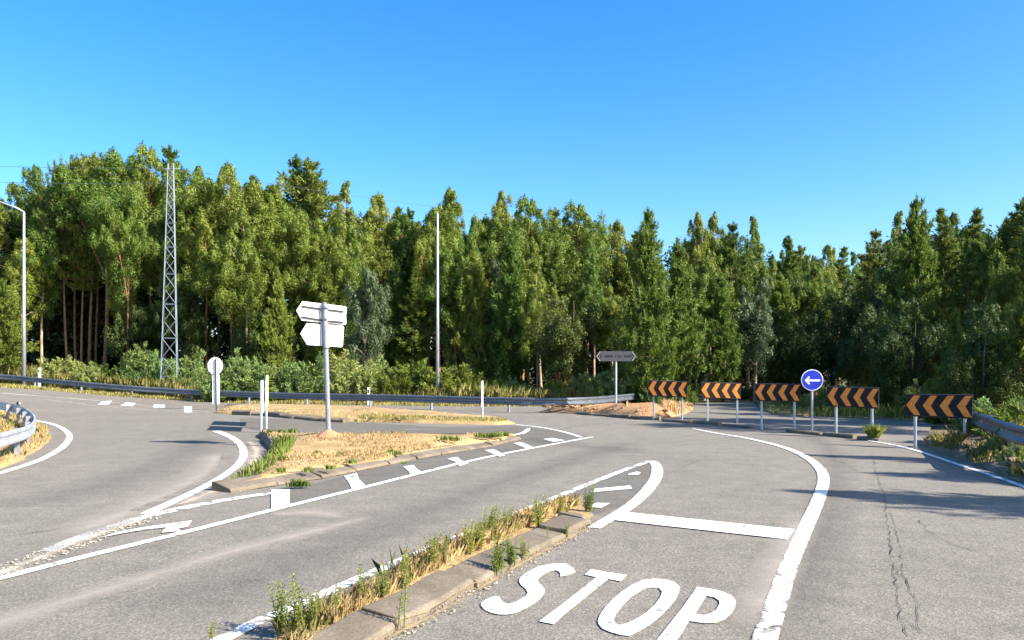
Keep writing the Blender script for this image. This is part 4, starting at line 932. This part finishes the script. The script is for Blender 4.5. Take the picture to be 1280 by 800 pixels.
weeds = [(265,800,24,0),(352,792,62,1),(372,790,66,0),(392,786,50,1),(452,752,44,0),(462,757,40,2),(478,748,42,1),(499,786,92,2),(508,735,44,0),(540,712,46,1),(556,704,36,0),(586,694,42,1),(612,676,44,3),(600,688,40,1),
         (622,716,46,3),(640,706,34,3),(655,698,26,1),(672,660,40,1),(700,643,26,3),(708,648,18,1),(736,640,32,3),(686,676,26,2),(708,668,14,1),(420,768,40,0),(632,668,34,1)]
zf_med = lambda px, py: .05
weeds.sort(key=lambda w_: -w_[1])
for i, (px, py, hp, k) in enumerate(weeds):
    b = G(px, py, .03); t = empty('weed', b, rnd.uniform(0, 6.28)); s = 1.08 * hp / F * b.y / .40; t.scale = (s*1.05, s*1.05, s)
    n = len(weeds) - i
    o = ORD[i] if i < 13 else None
    tag(t, f'green leafy weed in the median, {o} counting from the near end' if o else f'green leafy weed in the median, {ORD[n-1]} counting back from the stop line', 'weed', 'weeds growing along the median')
    for nm, me in (('stems', WM[k][0]), ('leaves', WM[k][1])):
        q_ = bpy.data.objects.new(nm, me); C.objects.link(q_); q_.parent = t
def tuft(px, py, z, h, n, mat, label, w=.012, spread=.1, seed=1):
    rng = np.random.default_rng(seed); b = G(px, py, z); P3 = np.column_stack([rng.normal(0, spread*.65, n), rng.normal(0, spread*.45, n), np.full(n, -.02)])
    o = link('grass_tuft', fast_mesh('grass_tuft', blades(rng, P3, h * rng.uniform(.5, 1.1, n), w, .7), 5, M[mat])); o.location = b; tag(o, label, 'grass tuft', 'single grass tufts')
tuft(1093, 551, 0, .46, 260, 'greengrass', 'bright green grass tuft growing at the road edge between two chevron boards', .016, .05, 21)
tuft(373, 606.5, .05, .13, 130, 'greengrass', 'green tuft in front of the island kerb near the paint block', .014, .11, 22)
tuft(440, 597, .0, .07, 30, 'greengrass', 'tiny green tuft at the island kerb beside the hatch mark', .012, .04, 23)
tuft(505, 580, .0, .09, 40, 'greengrass', 'small green tuft in a joint of the long island kerb', .012, .05, 24)
for i, (px, py) in enumerate([(355,574),(352,589),(385,588),(396,567),(427,569),(412,585),(440,578),(488,566),(497,567)]): tuft(px, py, .15, .10, 60, 'greengrass', f'low green tuft on the dry island, {ORD[i]} going from the kerb corner', .013, .07, 30 + i)
for i, (px, py) in enumerate([(338,541.5),(352,541),(365,540),(556,549),(568,550),(600,546),(612,546),(622,545),(632,544)]): tuft(px, py, .2, .14, 70, 'greengrass', f'green tuft along the rear rim of the dry island, {ORD[i]} from the edge-on boards', .015, .10, 50 + i)
tuft(282, 610, .0, .16, 160, 'midgrass', 'brownish weed tuft at the kerb end of the front island', .014, .12, 71)
def rock(seed, r):
    bm = bmesh.new(); bmesh.ops.create_icosphere(bm, subdivisions=1, radius=r); g = random.Random(seed)
    for v_ in bm.verts: v_.co *= g.uniform(.7, 1.2); v_.co.z *= .6
    me = bpy.data.meshes.new('stones'); bm.to_mesh(me); bm.free(); return me
def pebbles(name, P_, rr, mat, label, z=.0, parent=None, seed=3):
    g = random.Random(seed); mb = MB(); base_ = rock(seed, 1.0); vs_ = [v_.co.copy() for v_ in base_.vertices]; fs_ = [tuple(p.vertices) for p in base_.polygons]
    for x, y in P_:
        s = rr * g.uniform(.3, 1) ** 1.5; a = g.uniform(0, 6.28); ca, sa = math.cos(a), math.sin(a)
        mb.add([(x + (v_.x*ca - v_.y*sa)*s, y + (v_.x*sa + v_.y*ca)*s*.8, hgt(x) + z + v_.z*s) for v_ in vs_], fs_)
    tag(mb.build(name, M[mat], parent), label, kind='stuff')
pebbles('gravel', along(rng, PX((-20,724),(40,701),(100,678),(150,660),(190,645)), 420, .34, -.17), .018, 'pebble', 'loose pale gravel along the worn lane divider', .01, seed=5)
pebbles('gravel', along(rng, [p + Vector((.05, 0, 0)) for p in med_r[2:-1]], 420, .16, -.1), .013, 'pebble', 'small stones in the gutter beside the median kerb', .012, seed=6)
pebbles('rubble', in_poly(rng, rim4, 160), .13, 'red', 'lumps of red earth on the bank under the direction sign', .25, seed=8)
pebbles('rubble', in_poly(rng, rim5, 260), .09, 'leafy', 'stones and litter on the bank beside the last chevron board', .2, seed=9)
pebbles('gravel', in_poly(rng, rim, 220), .035, 'dry', 'small clods on the island of the arrow boards', .17, seed=10)
